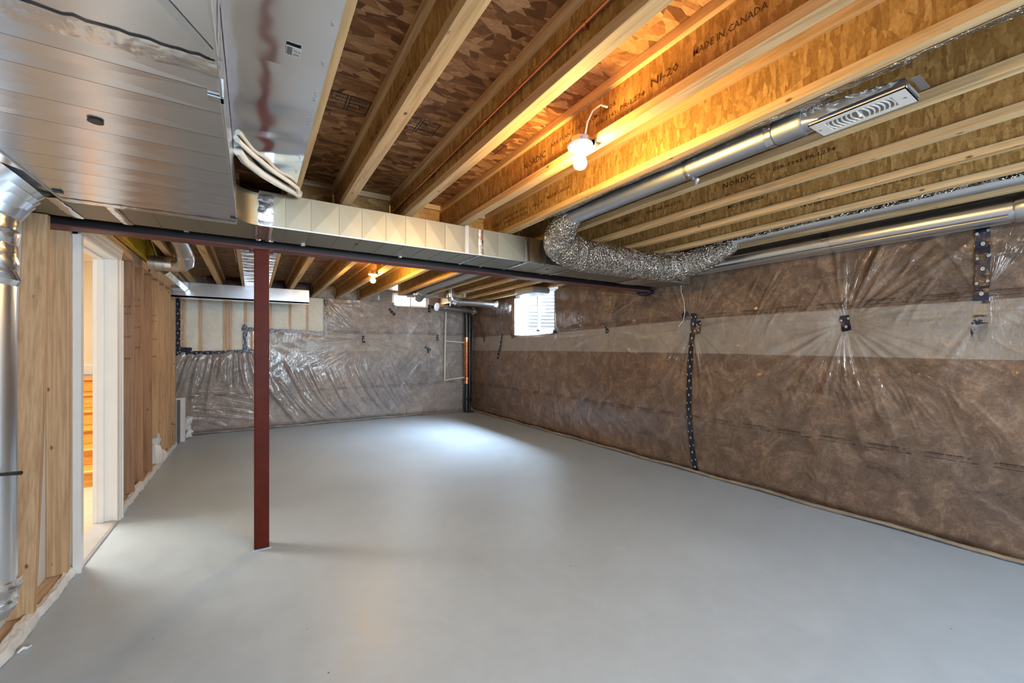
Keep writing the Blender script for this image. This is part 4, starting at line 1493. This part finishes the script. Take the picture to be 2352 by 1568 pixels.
# ================================================================== INSULATION BLANKETS
class Film:
    """height field of wrinkled film; s runs along the wall, z up"""

    def __init__(s, seed):
        s.r = np.random.RandomState(seed)
        s.terms = []

    def star(s, s0, z0, R, amp, n=26, a0=0, a1=2 * PI, pinch=.018):
        r = s.r
        th = r.uniform(a0, a1, n)
        s.terms.append(('star', s0, z0, R, amp * r.uniform(.35, 1.0, n), th, r.uniform(.018, .075, n), R * r.uniform(.35, 1.3, n), pinch, r.uniform(-.25, .25, n)))

    def fold(s, s0, z0, s1, z1, w, amp, bend=0.0):
        s.terms.append(('fold', s0, z0, s1, z1, w, amp, bend))

    def bake(s, a, b, top=2.32, st=.008):
        """tabulate the height field once"""
        s.a, s.st = a, st
        sv = np.arange(a, b + st, st)
        zv = np.arange(-.02, top + st, st)
        s.z0 = -.02
        S, Z = np.meshgrid(sv, zv, indexing='ij')
        H = (.006 * np.sin(S * 2.1 + .7) * np.sin(Z * 3.3 + 1) + .004 * np.sin(S * 5.3 + Z * 2.0) + .003 * np.sin(S * 11 - Z * 7 + 1.0)
             + .0016 * np.sin(S * 27 + 3 * np.sin(Z * 9)) * np.sin(Z * 17 + 2 * np.sin(S * 6)))
        H += .012 * np.exp(-((Z - .95) / .5) ** 2)
        H -= .05 * np.clip((.10 - Z) / .10, 0, 1) ** 2      # rolled in at the foot

        def win(s0, s1, z0, z1):
            i0, i1 = max(0, int((s0 - a) / st)), min(len(sv), int((s1 - a) / st) + 2)
            j0, j1 = max(0, int((z0 + .02) / st)), min(len(zv), int((z1 + .02) / st) + 2)
            return slice(i0, max(i1, i0)), slice(j0, max(j1, j0))
        for t in s.terms:
            if t[0] == 'star':
                _, s0, z0, R, A, th, wd, RR, pin, bd = t
                W_ = win(s0 - R * 3, s0 + R * 3, z0 - R * 3, z0 + R * 3)
                dx, dz = S[W_] - s0, Z[W_] - z0
                rr = np.sqrt(dx * dx + dz * dz) + 1e-5
                ang = np.arctan2(dz, dx)
                for k_, q, w, r0, b_ in zip(A, th, wd, RR, bd):
                    da = (ang - q - b_ * rr + PI) % (2 * PI) - PI
                    H[W_] += k_ * np.exp(-(da / (w * (1 + .3 * rr))) ** 2) * (rr / r0) * np.exp(1 - rr / r0)
                H[W_] -= pin * np.exp(-(rr / .10) ** 2)
            else:
                _, s0, z0, s1, z1, w, amp, bend = t
                pad = abs(bend) + w * 3.5
                W_ = win(min(s0, s1) - pad, max(s0, s1) + pad, min(z0, z1) - pad, max(z0, z1) + pad)
                L = math.hypot(s1 - s0, z1 - z0)
                ux, uz = (s1 - s0) / L, (z1 - z0) / L
                p_ = ((S[W_] - s0) * ux + (Z[W_] - z0) * uz) / L
                q_ = -(S[W_] - s0) * uz + (Z[W_] - z0) * ux - bend * np.sin(np.clip(p_, 0, 1) * PI)
                e = np.clip(np.minimum(p_, 1 - p_) * 5 + .3, 0, 1) * ((p_ > -.05) & (p_ < 1.05))
                H[W_] += amp * e * np.exp(-(q_ / w) ** 2)
        s.H = H

    def h(s, S, Z):
        x = (np.asarray(S, float) - s.a) / s.st
        y = (np.asarray(Z, float) - s.z0) / s.st
        n, m = s.H.shape
        i = np.clip(np.floor(x).astype(int), 0, n - 2)
        j = np.clip(np.floor(y).astype(int), 0, m - 2)
        fx, fy = np.clip(x - i, 0, 1), np.clip(y - j, 0, 1)
        T = s.H
        return (T[i, j] * (1 - fx) + T[i + 1, j] * fx) * (1 - fy) + (T[i, j + 1] * (1 - fx) + T[i + 1, j + 1] * fx) * fy


XW0 = 4.065
FR = Film(11)
for (y, z, R, a, n, p) in ((2.735, 1.58, .42, .0065, 40, .022), (1.386, 1.56, .50, .0085, 60, .026), (.63, 1.62, .30, .0060, 22, .0), (4.044, 1.60, .42, .0060, 34, .018),
                           (5.156, 1.60, .42, .0045, 26, .014), (6.453, 1.60, .30, .0035, 18, .01), (7.56, 1.57, .28, .0030, 16, .01), (6.85, 1.40, .22, .0028, 12, .008), (3.42, 2.02, .34, .0080, 30, .02), (.2, 1.9, .4, .006, 24, 0), (2.70, 1.78, .25, .004, 14, 0)):
    FR.star(y, z, R, a, n, pinch=p)
rr = np.random.RandomState(21)
for k in range(26):     # upper diagonal puckers between the two right tapes
    y = rr.uniform(.65, 2.2)
    z = rr.uniform(1.70, 2.12)
    L = rr.uniform(.10, .38)
    FR.fold(y, z, y + L * .55, z - L, rr.uniform(.006, .013), rr.uniform(.003, .0065), rr.uniform(-.02, .02))
for k in range(18):
    y = rr.uniform(-.4, .6)
    z = rr.uniform(1.4, 2.1)
    L = rr.uniform(.1, .35)
    FR.fold(y, z, y - L * .8, z - L * .5, rr.uniform(.006, .012), rr.uniform(.003, .006), .02)
for k in range(46):     # long vertical tension lines low on the wall
    y = rr.uniform(4.4, 6.6)
    FR.fold(y, rr.uniform(.05, .3), y + rr.uniform(-.10, .10), rr.uniform(.5, 1.2), rr.uniform(.006, .012), rr.uniform(.0015, .0035), rr.uniform(-.03, .03))
for k in range(40):     # falling puckers right of the middle
    y = rr.uniform(.7, 2.0)
    z = rr.uniform(1.0, 1.25)
    L = rr.uniform(.08, .42)
    FR.fold(y, z, y - L * rr.uniform(.1, .7), z - L, rr.uniform(.005, .010), rr.uniform(.002, .0045), rr.uniform(-.02, .02))
for k in range(10):
    z = 1.50 + .016 * k
    FR.fold(1.32, z, rr.uniform(-.4, .4), z + rr.uniform(-.06, .09), .008, rr.uniform(.002, .004))

FR.bake(-2.7, 8.2)
ys_ = np.concatenate([np.arange(-2.6, .0, .03), np.arange(.0, 3.6, .0085), np.arange(3.6, 8.12, .013)])
zs_ = np.concatenate([np.arange(.0, 2.285, .0095), [2.29]])
YY, ZZ = np.meshgrid(ys_, zs_, indexing='ij')
P = np.zeros(YY.shape + (3,))
HH = FR.h(YY, ZZ)
# rounded lips around the side window
dwin = np.maximum(np.maximum(5.20 - YY, YY - 6.38), 1.60 - ZZ)
lip = np.where(dwin > 0, np.clip(1 - dwin / .05, 0, 1), 1)
P[..., 0] = XW0 - HH + .05 * lip ** 2
P[..., 1] = YY
P[..., 2] = ZZ
yc = .5 * (ys_[:-1] + ys_[1:])
zc = .5 * (zs_[:-1] + zs_[1:])
YC, ZC_ = np.meshgrid(yc, zc, indexing='ij')
keep = ~(((YC > 5.20) & (YC < 6.38) & (ZC_ > 1.60)))
BR = thing('insulation_blanket', 'brown insulation under glossy clear plastic covering the long right wall', 'insulation', (4.06, 2.8, 0))
grid_mesh('film_face', P, M['blanket'], BR, keep)
# doubled strip where two sheets overlap
ys2 = np.concatenate([np.arange(-2.6, .0, .03), np.arange(.0, 3.6, .012), np.arange(3.6, 8.10, .02)])
zs2 = np.linspace(0, 1, 40)
YY, FF = np.meshgrid(ys2, zs2, indexing='ij')
top_z = np.interp(ys2, [-2.6, .6, 2.5, 4.9, 8.1], [1.675, 1.668, 1.674, 1.612, 1.600])
bot_z = np.interp(ys2, [-2.6, .6, 2.5, 4.9, 8.1], [1.275, 1.280, 1.302, 1.316, 1.310])
ZZ = bot_z[:, None] + (top_z - bot_z)[:, None] * FF
P = np.zeros(YY.shape + (3,))
P[..., 0] = XW0 - FR.h(YY, ZZ) - .004 - .001 * np.sin(YY * 40 + 5 * FF)
P[..., 1] = YY
P[..., 2] = ZZ
keep2 = ~((YY[:-1, :-1] > 5.19) & (YY[:-1, :-1] < 6.37) & (ZZ[:-1, :-1] > 1.585))
grid_mesh('overlap_strip', P, M['overlap'], BR, keep2)
# loose fold along the floor
m = MB()
pts = []
for y in np.arange(-2.6, 8.08, .05):
    pts.append((XW0 - .010 + .006 * math.sin(y * 3.1) + random.uniform(-.003, .003), y, .022 + .005 * math.sin(y * 7)))
m.tube(pts, .017, 8, sy=.9, noise=.10)
obj('film_hem', m, M['clear_film_solid'] if 'clear_film_solid' in M else plain('film_hem', (0.30, 0.25, 0.19), 0.22, var=0.2), BR, smooth=True)


def warpR(off):
    def f(p):
        p = np.asarray(p, float).copy()
        p[..., 0] = XW0 - FR.h(p[..., 1], p[..., 2]) - off
        return p
    return f


def warpF(off):
    def f(p):
        p = np.asarray(p, float).copy()
        p[..., 1] = YF0 - FF_.h(p[..., 0], p[..., 2]) - off
        return p
    return f


def check_mark(mb, o, xd, yd, s, warp):
    pts_ = [(0, .55), (.16, .62), (.38, .22), (.85, 1.0), (1.0, 1.0), (.42, 0), (.30, 0)]
    o, xd, yd = Vector(o), Vector(xd), Vector(yd)
    return mb.add([tuple(warp(o + xd * (x * s) + yd * (y * s))) for x, y in pts_], [(0, 1, 2, 6), (2, 3, 4, 5, 6)])


def film_print(parent, o, xd, warp, big=True):
    m = MB()
    o = Vector(o)
    xd = Vector(xd)
    yd = Vector((0, 0, 1))
    check_mark(m, o + yd * .012, xd, yd, .016, warp)
    check_mark(m, o + yd * .010 + xd * .207, xd, yd, .018, warp)
    text_into(m, 'polytarp super-six', o + xd * .022 + yd * .020, xd, yd, .013, width=.170, warp=warp, bold=.05)
    text_into(m, '69009-CAN/CGSB-51.34-M86', o + xd * .024 + yd * .006, xd, yd, .009, width=.168, warp=warp)
    text_into(m, 'SILVERCOTE LAMINATION', o + xd * .0 + yd * -.012, xd, yd, .010, width=.150, warp=warp, bold=.022)
    text_into(m, '240618', o + xd * .168 + yd * -.012, xd, yd, .010, width=.045, warp=warp)
    text_into(m, 'R20', o + xd * .228 + yd * -.013, xd, yd, .013, width=.028, warp=warp, bold=.05)
    # thicken the strokes a little where they shrink to hairlines
    return obj('printing', m, M['ink'], parent, fixn=False)


k = 0
y = .587 + .323 * 4 - 5 * .323 + 0
yy_ = [.587 + .3235 * i for i in range(-3, 24)]
for y in yy_:
    if y < 7.95:
        film_print(BR, (4, y, .607 - .0015 * (8 - y)), (0, -1, 0), warpR(.006))
    y2 = y + .02
    if not (5.2 < y2 < 6.7) and y2 < 7.95:
        film_print(BR, (4, y2, 1.705 - .008 * max(y2 - 1.2, 0)), (0, -1, 0), warpR(.006))


# ---- tapes
def ribbon(warp, pts, w, n=24, rough=.003):
    """pts in wall coordinates (s, z) -> grid following the film"""
    L = [0]
    for i in range(1, len(pts)):
        L.append(L[-1] + math.dist(pts[i], pts[i - 1]))
    P = np.zeros((n, 5, 3))
    for i in range(n):
        l = L[-1] * i / (n - 1)
        s0 = np.interp(l, L, [p[0] for p in pts])
        z0 = np.interp(l, L, [p[1] for p in pts])
        e = .004
        s1 = np.interp(min(l + e, L[-1]), L, [p[0] for p in pts]) - np.interp(max(l - e, 0), L, [p[0] for p in pts])
        z1 = np.interp(min(l + e, L[-1]), L, [p[1] for p in pts]) - np.interp(max(l - e, 0), L, [p[1] for p in pts])
        q = math.hypot(s1, z1) or 1
        nx, nz = -z1 / q, s1 / q
        for j in range(5):
            f = (j / 4 - .5) * w * (1 + random.uniform(-.03, .03))
            P[i, j] = warp(s0 + nx * f, z0 + nz * f, random.uniform(0, rough))
    return P, L[-1]


def tape(parent, fn, pts, w, lab=None, dots=True, n=None):
    L = sum(math.dist(pts[i], pts[i - 1]) for i in range(1, len(pts)))
    n = n or max(6, int(L / .02))
    P, L = ribbon(fn, pts, w, n)
    o = grid_mesh('tape_strip', P, M['tape'], parent)
    if lab:
        o['label'] = lab
    if dots:
        k = max(1, int(round(L / .15)))
        for i in range(k):
            for (sd, ph_) in ((-.38, .22), (.38, .30), (0, .72)):
                f = (i + ph_) / k
                ii = f * (n - 1)
                a = int(ii)
                a = min(a, n - 2)
                jj = (sd + .5) * 4
                j = min(int(jj), 3)
                c = P[a, j] * (1 - (jj - j)) + P[a, j + 1] * (jj - j)
                c2 = P[a + 1, j] * (1 - (jj - j)) + P[a + 1, j + 1] * (jj - j)
                c = c * (1 - (ii - a)) + c2 * (ii - a)
                ev = Vector(P[min(a + 1, n - 1), 2] - P[a, 2]).normalized()
                eh = Vector(P[a, 4] - P[a, 0]).normalized()
                nn = Vector(fn(0, 0, 0)) - Vector(fn(0, 0, .01))
                nn = -nn.normalized()
                m = MB()
                r = .0125 if sd == 0 else .0095
                r *= min(1, w / .06)
                lift = Vector(c) + nn * .0045
                m.add([tuple(lift + (eh * math.cos(q) * r * .8 + ev * math.sin(q) * r)) for q in [2 * PI * u / 14 for u in range(14)]], [tuple(range(14))])
                m2 = MB()
                mi_b = len(m.v)
                lf2 = lift + nn * .0008
                for (bx, by, bw, bh) in ((-.45, -.40, .9, .16), (-.45, .24, .9, .16), (-.08, -.4, .16, .7)):
                    q4 = [(bx, by), (bx + bw, by), (bx + bw, by + bh), (bx, by + bh)]
                    m.add([tuple(lf2 + (eh * (x * r * .7) + ev * (yv * r * .7))) for x, yv in q4], [(0, 1, 2, 3)], 1)
                obj('logo', m, [M['tape_dot'], M['tape']], o, fixn=False)
    return o


def fR(s_, z_, o_):
    return (XW0 - float(FR.h(s_, z_)) - .006 - o_, s_, z_)


tape(BR, fR, [(2.726, 1.735), (2.745, 1.60), (2.752, 1.45), (2.775, 1.116), (2.780, .64), (2.745, .25), (2.706, .03)], .060, 'dark tape with white round marks, long bending strip')
tape(BR, fR, [(2.682, 1.655), (2.676, 1.60), (2.682, 1.51)], .055, dots=True)
tape(BR, fR, [(1.392, 1.622), (1.386, 1.56), (1.372, 1.495)], .062, 'dark tape patch at the centre of radiating wrinkles')
tape(BR, fR, [(.634, 2.155), (.632, 1.95), (.640, 1.665)], .064, 'dark tape with white round marks, upper strip')
tape(BR, lambda a, b, c: (XW0 - float(FR.h(a, b)) - .0025, a, b), [(.640, 1.665), (.648, 1.50), (.662, 1.40)], .075, 'dark tape dimly seen through the doubled plastic', dots=False)
tape(BR, fR, [(4.055, 1.650), (4.040, 1.60), (4.030, 1.565)], .055)
tape(BR, fR, [(5.215, 1.630), (5.14, 1.605), (5.13, 1.52)], .06)
tape(BR, fR, [(6.48, 1.63), (6.45, 1.58), (6.44, 1.54)], .055)
tape(BR, fR, [(6.375, 1.60), (6.36, 1.56)], .05)
tape(BR, fR, [(6.77, 1.64), (6.80, 1.55), (6.90, 1.30), (6.94, 1.16)], .055)
tape(BR, fR, [(7.60, 1.62), (7.55, 1.57), (7.54, 1.50)], .055)
tape(BR, fR, [(2.835, 1.750), (2.82, 1.705)], .085, 'small dark tape patch over the hanging wire', dots=False)
P = np.zeros((26, 8, 3))
for i in range(26):
    for j in range(8):
        P[i, j] = (4.05 - .04 * math.sin(j / 7 * PI) - random.uniform(0, .012), 3.22 + i * .0105 + random.uniform(-.004, .004), 2.028 - .035 * math.sin(i / 25 * PI) * (1 - j / 7) + .03 * j / 7 - random.uniform(0, .008))
grid_mesh('tape_strip', P, M['tape'], BR)['label'] = 'crumpled dark tape around the beam pocket'
# window reveal in film and tape
m = MB()
obj('window_reveal', MB().box(4.075, 4.225, 6.375, 6.385, 1.60, 2.28), M['poly_white'], BR)
obj('window_reveal', MB().box(4.075, 4.225, 5.19, 5.20, 1.60, 2.28), M['poly_white'], BR)
P = np.zeros((40, 14, 3))
for i in range(40):
    for j in range(14):
        f = j / 13
        P[i, j] = (4.07 + .155 * f, 5.20 + 1.18 * i / 39, 1.603 - .018 * math.sin(i / 39 * PI) * (1 - f) + random.uniform(-.002, .002))
grid_mesh('window_sill_film', P, M['poly_white'], BR)
P = np.zeros((30, 5, 3))
for i in range(30):
    for j in range(5):
        P[i, j] = (4.066 + .012 * j + random.uniform(0, .004), 6.368 - random.uniform(0, .006), 1.60 + .67 * i / 29)
grid_mesh('foil_tape', P, M['foil_tape'], BR)

# ---- far wall blanket
YF0 = 8.11
FF_ = Film(31)
for (x, z, R, a, n, p) in ((1.781, 1.535, .55, .0060, 44, .026), (2.33, 2.09, .40, .0060, 20, .02), (3.07, 1.33, .28, .0038, 14, .012), (3.27, 1.586, .36, .0055, 24, .018), (3.08, 2.18, .40, .0055, 22, .01), (1.15, 2.2, .3, .005, 14, .0)):
    FF_.star(x, z, R, a, n, pinch=p)
rr = np.random.RandomState(5)
for k in range(17):    # drapes falling from the taped frame
    x = -.90 + k * .055 + rr.uniform(-.02, .02)
    sl = np.interp(x, [-.9, -.2, .0], [-.25, .02, .35])
    FF_.fold(x, 1.28, x + sl * rr.uniform(.6, 1.3), rr.uniform(.35, .85), rr.uniform(.016, .030), rr.uniform(.012, .024), rr.uniform(-.05, .05))
for k in range(30):    # diagonals sweeping down to the right
    x = -.1 + k * .085 + rr.uniform(-.04, .04)
    z = rr.uniform(.75, 1.15)
    L = rr.uniform(.6, 1.05)
    FF_.fold(x, z, x + L * .55, max(.10, z - L * .95), rr.uniform(.014, .028), rr.uniform(.009, .022), rr.uniform(-.07, -.01))
for k in range(16):    # sweeps at the lower left corner
    z = .16 + .03 * k
    FF_.fold(-.85, z + .08, rr.uniform(-.5, .2), z - .06, .014, rr.uniform(.008, .016), .03)
FF_.bake(-2.9, 4.2)
xs_ = np.concatenate([np.arange(-2.8, -1.0, .06), np.arange(-1.0, 4.05, .0115)])
zs_ = np.concatenate([np.arange(.0, 2.262, .0115), [2.264]])
XX, ZZ = np.meshgrid(xs_, zs_, indexing='ij')
P = np.zeros(XX.shape + (3,))
P[..., 0] = XX
P[..., 1] = YF0 - FF_.h(XX, ZZ)
P[..., 2] = ZZ
xc = .5 * (xs_[:-1] + xs_[1:])
zc = .5 * (zs_[:-1] + zs_[1:])
XC, ZC_ = np.meshgrid(xc, zc, indexing='ij')
hole = ((XC > -.97) & (XC < -.125) & (ZC_ > 1.30)) | ((XC > -.126) & (XC < 1.115) & (ZC_ > 1.66)) | ((XC > 2.37) & (XC < 3.06) & (ZC_ > 2.195))
BF = thing('insulation_blanket', 'brown insulation under draped clear plastic covering the far wall', 'insulation', (1.5, 8.12, 0))
grid_mesh('film_face', P, M['blanket_far_glare'], BF, ~hole)
xs2 = np.arange(.0, 4.04, .014)
zs2 = np.linspace(0, 1, 32)
XX, GG = np.meshgrid(xs2, zs2, indexing='ij')
tz = np.interp(xs2, [0, 1.12, 1.2, 4.05], [1.60, 1.60, 1.625, 1.63])
ZZ = 1.31 + (tz - 1.31)[:, None] * GG
P = np.zeros(XX.shape + (3,))
P[..., 0] = XX
P[..., 1] = YF0 - FF_.h(XX, ZZ) - .004
P[..., 2] = ZZ
grid_mesh('overlap_strip', P, M['overlap'], BF)
m = MB()
pts = []
for x in np.arange(-2.8, 4.0, .05):
    pts.append((x, YF0 - .014 + random.uniform(-.004, .004), .020 + .004 * math.sin(x * 7)))
m.tube(pts, .016, 8, noise=.12)
obj('film_hem', m, plain('film_hem_far', (0.30, 0.27, 0.24), 0.22, var=0.2), BF, smooth=True)
for i in range(16):
    x = -.86 + i * .3085
    film_print(BF, (x, 8, .585 + .004 * i), (1, 0, 0), warpF(.006))
for i in range(9):
    x = 1.22 + i * .305
    if x < 3.85:
        film_print(BF, (x, 8, 1.655), (1, 0, 0), warpF(.006))


def fF(s_, z_, o_):
    return (s_, YF0 - float(FF_.h(s_, z_)) - .006 - o_, z_)


def fFlat(s_, z_, o_):
    return (s_, YF0 - .014 - o_, z_)


tape(BF, fFlat, [(-.972, 2.30), (-.972, 1.25)], .062, 'dark tape with white round marks, left side of the pale framed section')
tape(BF, fFlat, [(-.99, 1.285), (-.5, 1.290), (.02, 1.315)], .060)
tape(BF, fFlat, [(-.105, 1.28), (-.105, 1.75)], .060)
tape(BF, fFlat, [(-.15, 1.68), (.5, 1.655), (1.10, 1.635)], .060)
tape(BF, fFlat, [(1.12, 2.30), (1.125, 1.56)], .060)
tape(BF, fFlat, [(-1.0, 1.34), (-.80, 1.33)], .08, dots=False)
tape(BF, fF, [(1.775, 1.60), (1.79, 1.47)], .05)
tape(BF, fF, [(2.27, 2.14), (2.38, 2.02)], .055)
tape(BF, fF, [(2.36, 2.20), (2.44, 2.12)], .045, dots=False)
tape(BF, fF, [(3.00, 1.39), (3.12, 1.32)], .05)
tape(BF, fF, [(3.06, 1.34), (3.07, 1.26)], .04, dots=False)
tape(BF, fF, [(3.27, 1.65), (3.275, 1.52)], .05)
tape(BF, fF, [(3.08, 2.26), (3.09, 2.10)], .055)
tape(BF, fF, [(3.12, 2.22), (3.34, 2.19)], .06, dots=False)

# ---- pale framed section behind the taped window of film
t = thing('framed_wall_section', 'taped panel of pale insulation between wooden studs on the far wall', 'insulation panel', (.1, 8.12, 1.3))
obj('backing', MB().box(-.98, 1.13, 8.165, 8.169, 1.28, 2.262), M['batt'], t)
sx = [(-.955, -.885), (-.72, -.675), (-.405, -.365), (-.362, -.325), (-.322, -.285), (-.118, -.078), (.24, .278), (.535, .57), (.805, .843)]
for a, b in sx:
    z0 = 1.30 if b < -.1 else 1.30 if b < -.07 else 1.66
    obj('stud', MB().box(a, b, 8.118, 8.160, z0, 2.262), M['stud_pale'], t, bevel=.002)
m = MB()
for z in (1.34, 1.48, 1.62, 1.80, 1.95):
    text_into(m, 'SPF No.2', (-.91, 8.1172, z), (0, 0, 1), (-1, 0, 0), .022, width=.10)
obj('grade_stamp', m, M['ink_brown'], t, fixn=False)
bx = [(-.885, -.72), (-.675, -.405), (-.285, -.118), (-.078, .24), (.278, .535), (.57, .805), (.843, 1.11)]
for a, b in bx:
    z0 = 1.30 if b < -.1 else 1.66
    if a == -.078:
        z0 = 1.66
    nx, nz = 16, 40
    P = np.zeros((nx, nz, 3))
    for i in range(nx):
        for j in range(nz):
            f = i / (nx - 1)
            w_ = .010 * math.sin(j * .55 + a * 9) + .006 * math.sin(j * 1.3 + b * 5)
            x = a + (b - a) * f + (w_ * (1 - 2 * f) + (-.012 if f < .5 else .012) * abs(1 - 2 * f)) * abs(1 - 2 * f)
            P[i, j] = (x, 8.140 - .028 * math.sin(f * PI) ** .5 + random.uniform(-.0015, .0015), z0 + (2.262 - z0) * j / (nz - 1))
    grid_mesh('insulation_batt', P, M['batt'], t)
nx, nz = 120, 50
P = np.zeros((nx, nz, 3))
xs_ = np.linspace(-.97, 1.12, nx)
zs_ = np.linspace(1.29, 2.262, nz)
XX, ZZ = np.meshgrid(xs_, zs_, indexing='ij')
P[..., 0] = XX
P[..., 1] = 8.102 - .004 * np.sin(XX * 9 + ZZ * 6) - .002 * np.sin(XX * 31 - ZZ * 12) - .006 * np.exp(-((XX - 1.0) / .25) ** 2) * np.sin((XX + ZZ) * 45)
P[..., 2] = ZZ
kp = ~((XX[:-1, :-1] > -.10) & (ZZ[:-1, :-1] < 1.63))
grid_mesh('film', P, M['clear_film'], t, kp)
obj('batt_strip', MB().box(-.03, .005, 8.098, 8.10, 1.31, 1.64), M['stud_pale'], t)

# ---- film pillows closing the joist bays at the far wall
xsj = [-.98] + JL
for i in range(len(JL) - 1):
    a = JL[i] + FW
    b = JL[i + 1]
    if b - a < .1 or a > 2.1:
        continue
    nx, nz = 22, 18
    P = np.zeros((nx, nz, 3))
    for p in range(nx):
        for q in range(nz):
            f, g_ = p / (nx - 1), q / (nz - 1)
            puff = (math.sin(f * PI) ** .5) * (math.sin((.12 + .8 * g_) * PI) ** .6)
            P[p, q] = (a + .002 + (b - a - .004) * f, 8.15 - .16 * puff + .01 * math.sin(p * 2.1 + q * 1.1 + i), ZJ + .001 + (ZS - ZJ - .004) * g_)
    o = grid_mesh('rim_insulation', P, M['blanket_far_glare'])
    tag(o, 'puffy plastic covered insulation at the joist ends above the %s' % (
        ['left elbow pipe', 'slanting duct stub', 'rippled silver panel', 'panel right of the post', 'right taped edge', 'wall left of the farther bulb', 'wall behind the farther bulb', 'wall right of the farther bulb'][min(i, 7)]),
        'insulation', 'film pillows at the joist ends')

# ================================================================== corner plumbing
t = thing('drain_stack', 'black drain stack with a copper wound middle standing in the far corner', 'pipe', (3.88, 7.98, 0))
X0, YS = 3.875, 7.97
obj('pipe', MB().tube([(X0, YS, .0), (X0, YS, .63)], .052, 24), M['abs'], t, smooth=True)
obj('pipe', MB().tube([(X0, YS, 1.54), (X0, YS, 2.30)], .052, 24), M['abs'], t, smooth=True)
obj('cleanout_fitting', MB().tube([(X0, YS, .16), (X0, YS, .40)], .062, 24).tube([(X0, YS, .28), (X0 + .03, YS - .11, .28)], .045, 20), M['abs'], t, smooth=True)
obj('flange', MB().box(X0 - .02, X0 + .12, YS - .10, YS + .08, .001, .02), M['abs'], t)
obj('heat_exchanger', MB().tube([(X0, YS, .60), (X0, YS, 1.57)], .047, 24), M['copper'], t, smooth=True)
pts = []
turns = 27
for i in range(turns * 14 + 1):
    q = i / 14 * 2 * PI
    pts.append((X0 + .056 * math.cos(q), YS + .056 * math.sin(q), .69 + .80 * i / (turns * 14)))
obj('copper_coil', MB().tube(pts, .0115, 6), M['copper'], t, smooth=True, fixn=False)
for z in (.61, 1.54):
    obj('band', MB().tube([(X0, YS, z), (X0, YS, z + .06)], .060, 20), M['copper'], t, smooth=True)
obj('pipe', MB().tube([(X0 + .09, YS + .04, .02), (X0 + .09, YS + .04, 2.28)], .034, 18), M['abs'], t, smooth=True)
solo('cold_water_pipe', 'white water pipe loop on the far wall feeding the copper coil', 'pipe',
     MB().tube([(3.40, 7.96, 2.12), (3.385, 7.96, 1.6), (3.37, 7.96, .70)], .0135, 10).tube([(3.37, 7.96, .702), (3.6, 7.955, .73), (3.815, 7.95, .745)], .0135, 10)
     .tube([(3.385, 7.96, 1.515), (3.6, 7.955, 1.50), (3.815, 7.95, 1.485)], .0135, 10), M['pex'], smooth=True)
for i in range(3):
    pass

# ================================================================== things by the left wall
t = thing('white_bag', 'crumpled white plastic bag standing at the foot of the stud wall', 'bag', (-.95, 6.22, 0))
prof_ = [(.070, 0), (.085, .05), (.080, .12), (.062, .18), (.045, .21), (.060, .235), (.075, .26), (.040, .285), (.02, .30)]
m = MB()
vs, fs = [], []
n = 18
for i, (r, z) in enumerate(prof_):
    for k in range(n):
        q = 2 * PI * k / n
        r2 = r * (1 + .16 * math.sin(q * 5 + i) * random.uniform(.4, 1))
        vs.append((-.945 + r2 * math.cos(q) * .8, 6.20 + r2 * math.sin(q), .042 + z))
for i in range(len(prof_) - 1):
    for k in range(n):
        k2 = (k + 1) % n
        fs.append((i * n + k, i * n + k2, (i + 1) * n + k2, (i + 1) * n + k))
fs.append(tuple(range(n - 1, -1, -1)))
m.add(vs, fs)
obj('sack', m, M['poly_white'], t, smooth=True)
obj('handle', MB().tube([(-.93, 6.17, .30), (-.91, 6.14, .35), (-.93, 6.20, .39), (-.95, 6.25, .33)], [.008, .014, .012, .008], 8, noise=.3), M['poly_white'], t, smooth=True)
obj('loose_corner', MB().tube([(-.92, 6.30, .05), (-.90, 6.38, .10), (-.91, 6.43, .06)], [.03, .045, .01], 8, noise=.3), M['poly_white'], t, smooth=True)


def lean(xa, xb, y0, y1, h_, tilt):
    return MB().add([(xa, y0, 0.002), (xb, y0, 0.002), (xb, y1, 0.002), (xa, y1, 0.002), (xa, y0 + tilt, h_), (xb, y0 + tilt, h_), (xb, y1 + tilt, h_), (xa, y1 + tilt, h_)],
                    [(0, 3, 2, 1), (4, 5, 6, 7), (0, 1, 5, 4), (1, 2, 6, 5), (2, 3, 7, 6), (3, 0, 4, 7)])


solo('cement_board', 'grey board leaning upright at the far end of the stud wall', 'board', lean(-1.25, -.915, 7.52, 7.545, .62, .02), M['board'])
solo('cement_board', 'darker grey board edge between the front grey board and the white foam board', 'board', lean(-1.22, -.885, 7.56, 7.59, .61, .02), plain('dark_board', (0.14, 0.15, 0.16), 0.8))
solo('foam_board', 'thick white foam board leaning at the far left corner', 'board', lean(-1.20, -.835, 7.61, 7.70, .635, .02), M['foam'])
t = thing('scrap_bag', 'crumpled clear plastic scraps sticking out behind the white foam board', 'bag', (-.85, 7.82, 0))
m = MB()
for k in range(5):
    a = random.uniform(-.05, .05)
    m.tube([(-.87 + a, 7.80, .03 + .06 * k), (-.80 - .03 * (k % 2), 7.83 + a, .06 + .06 * k), (-.78 + a * .5, 7.86, .02 + .075 * k)], [.02, .045, .012], 9, noise=.4)
obj('film', m, M['poly_white'], t)
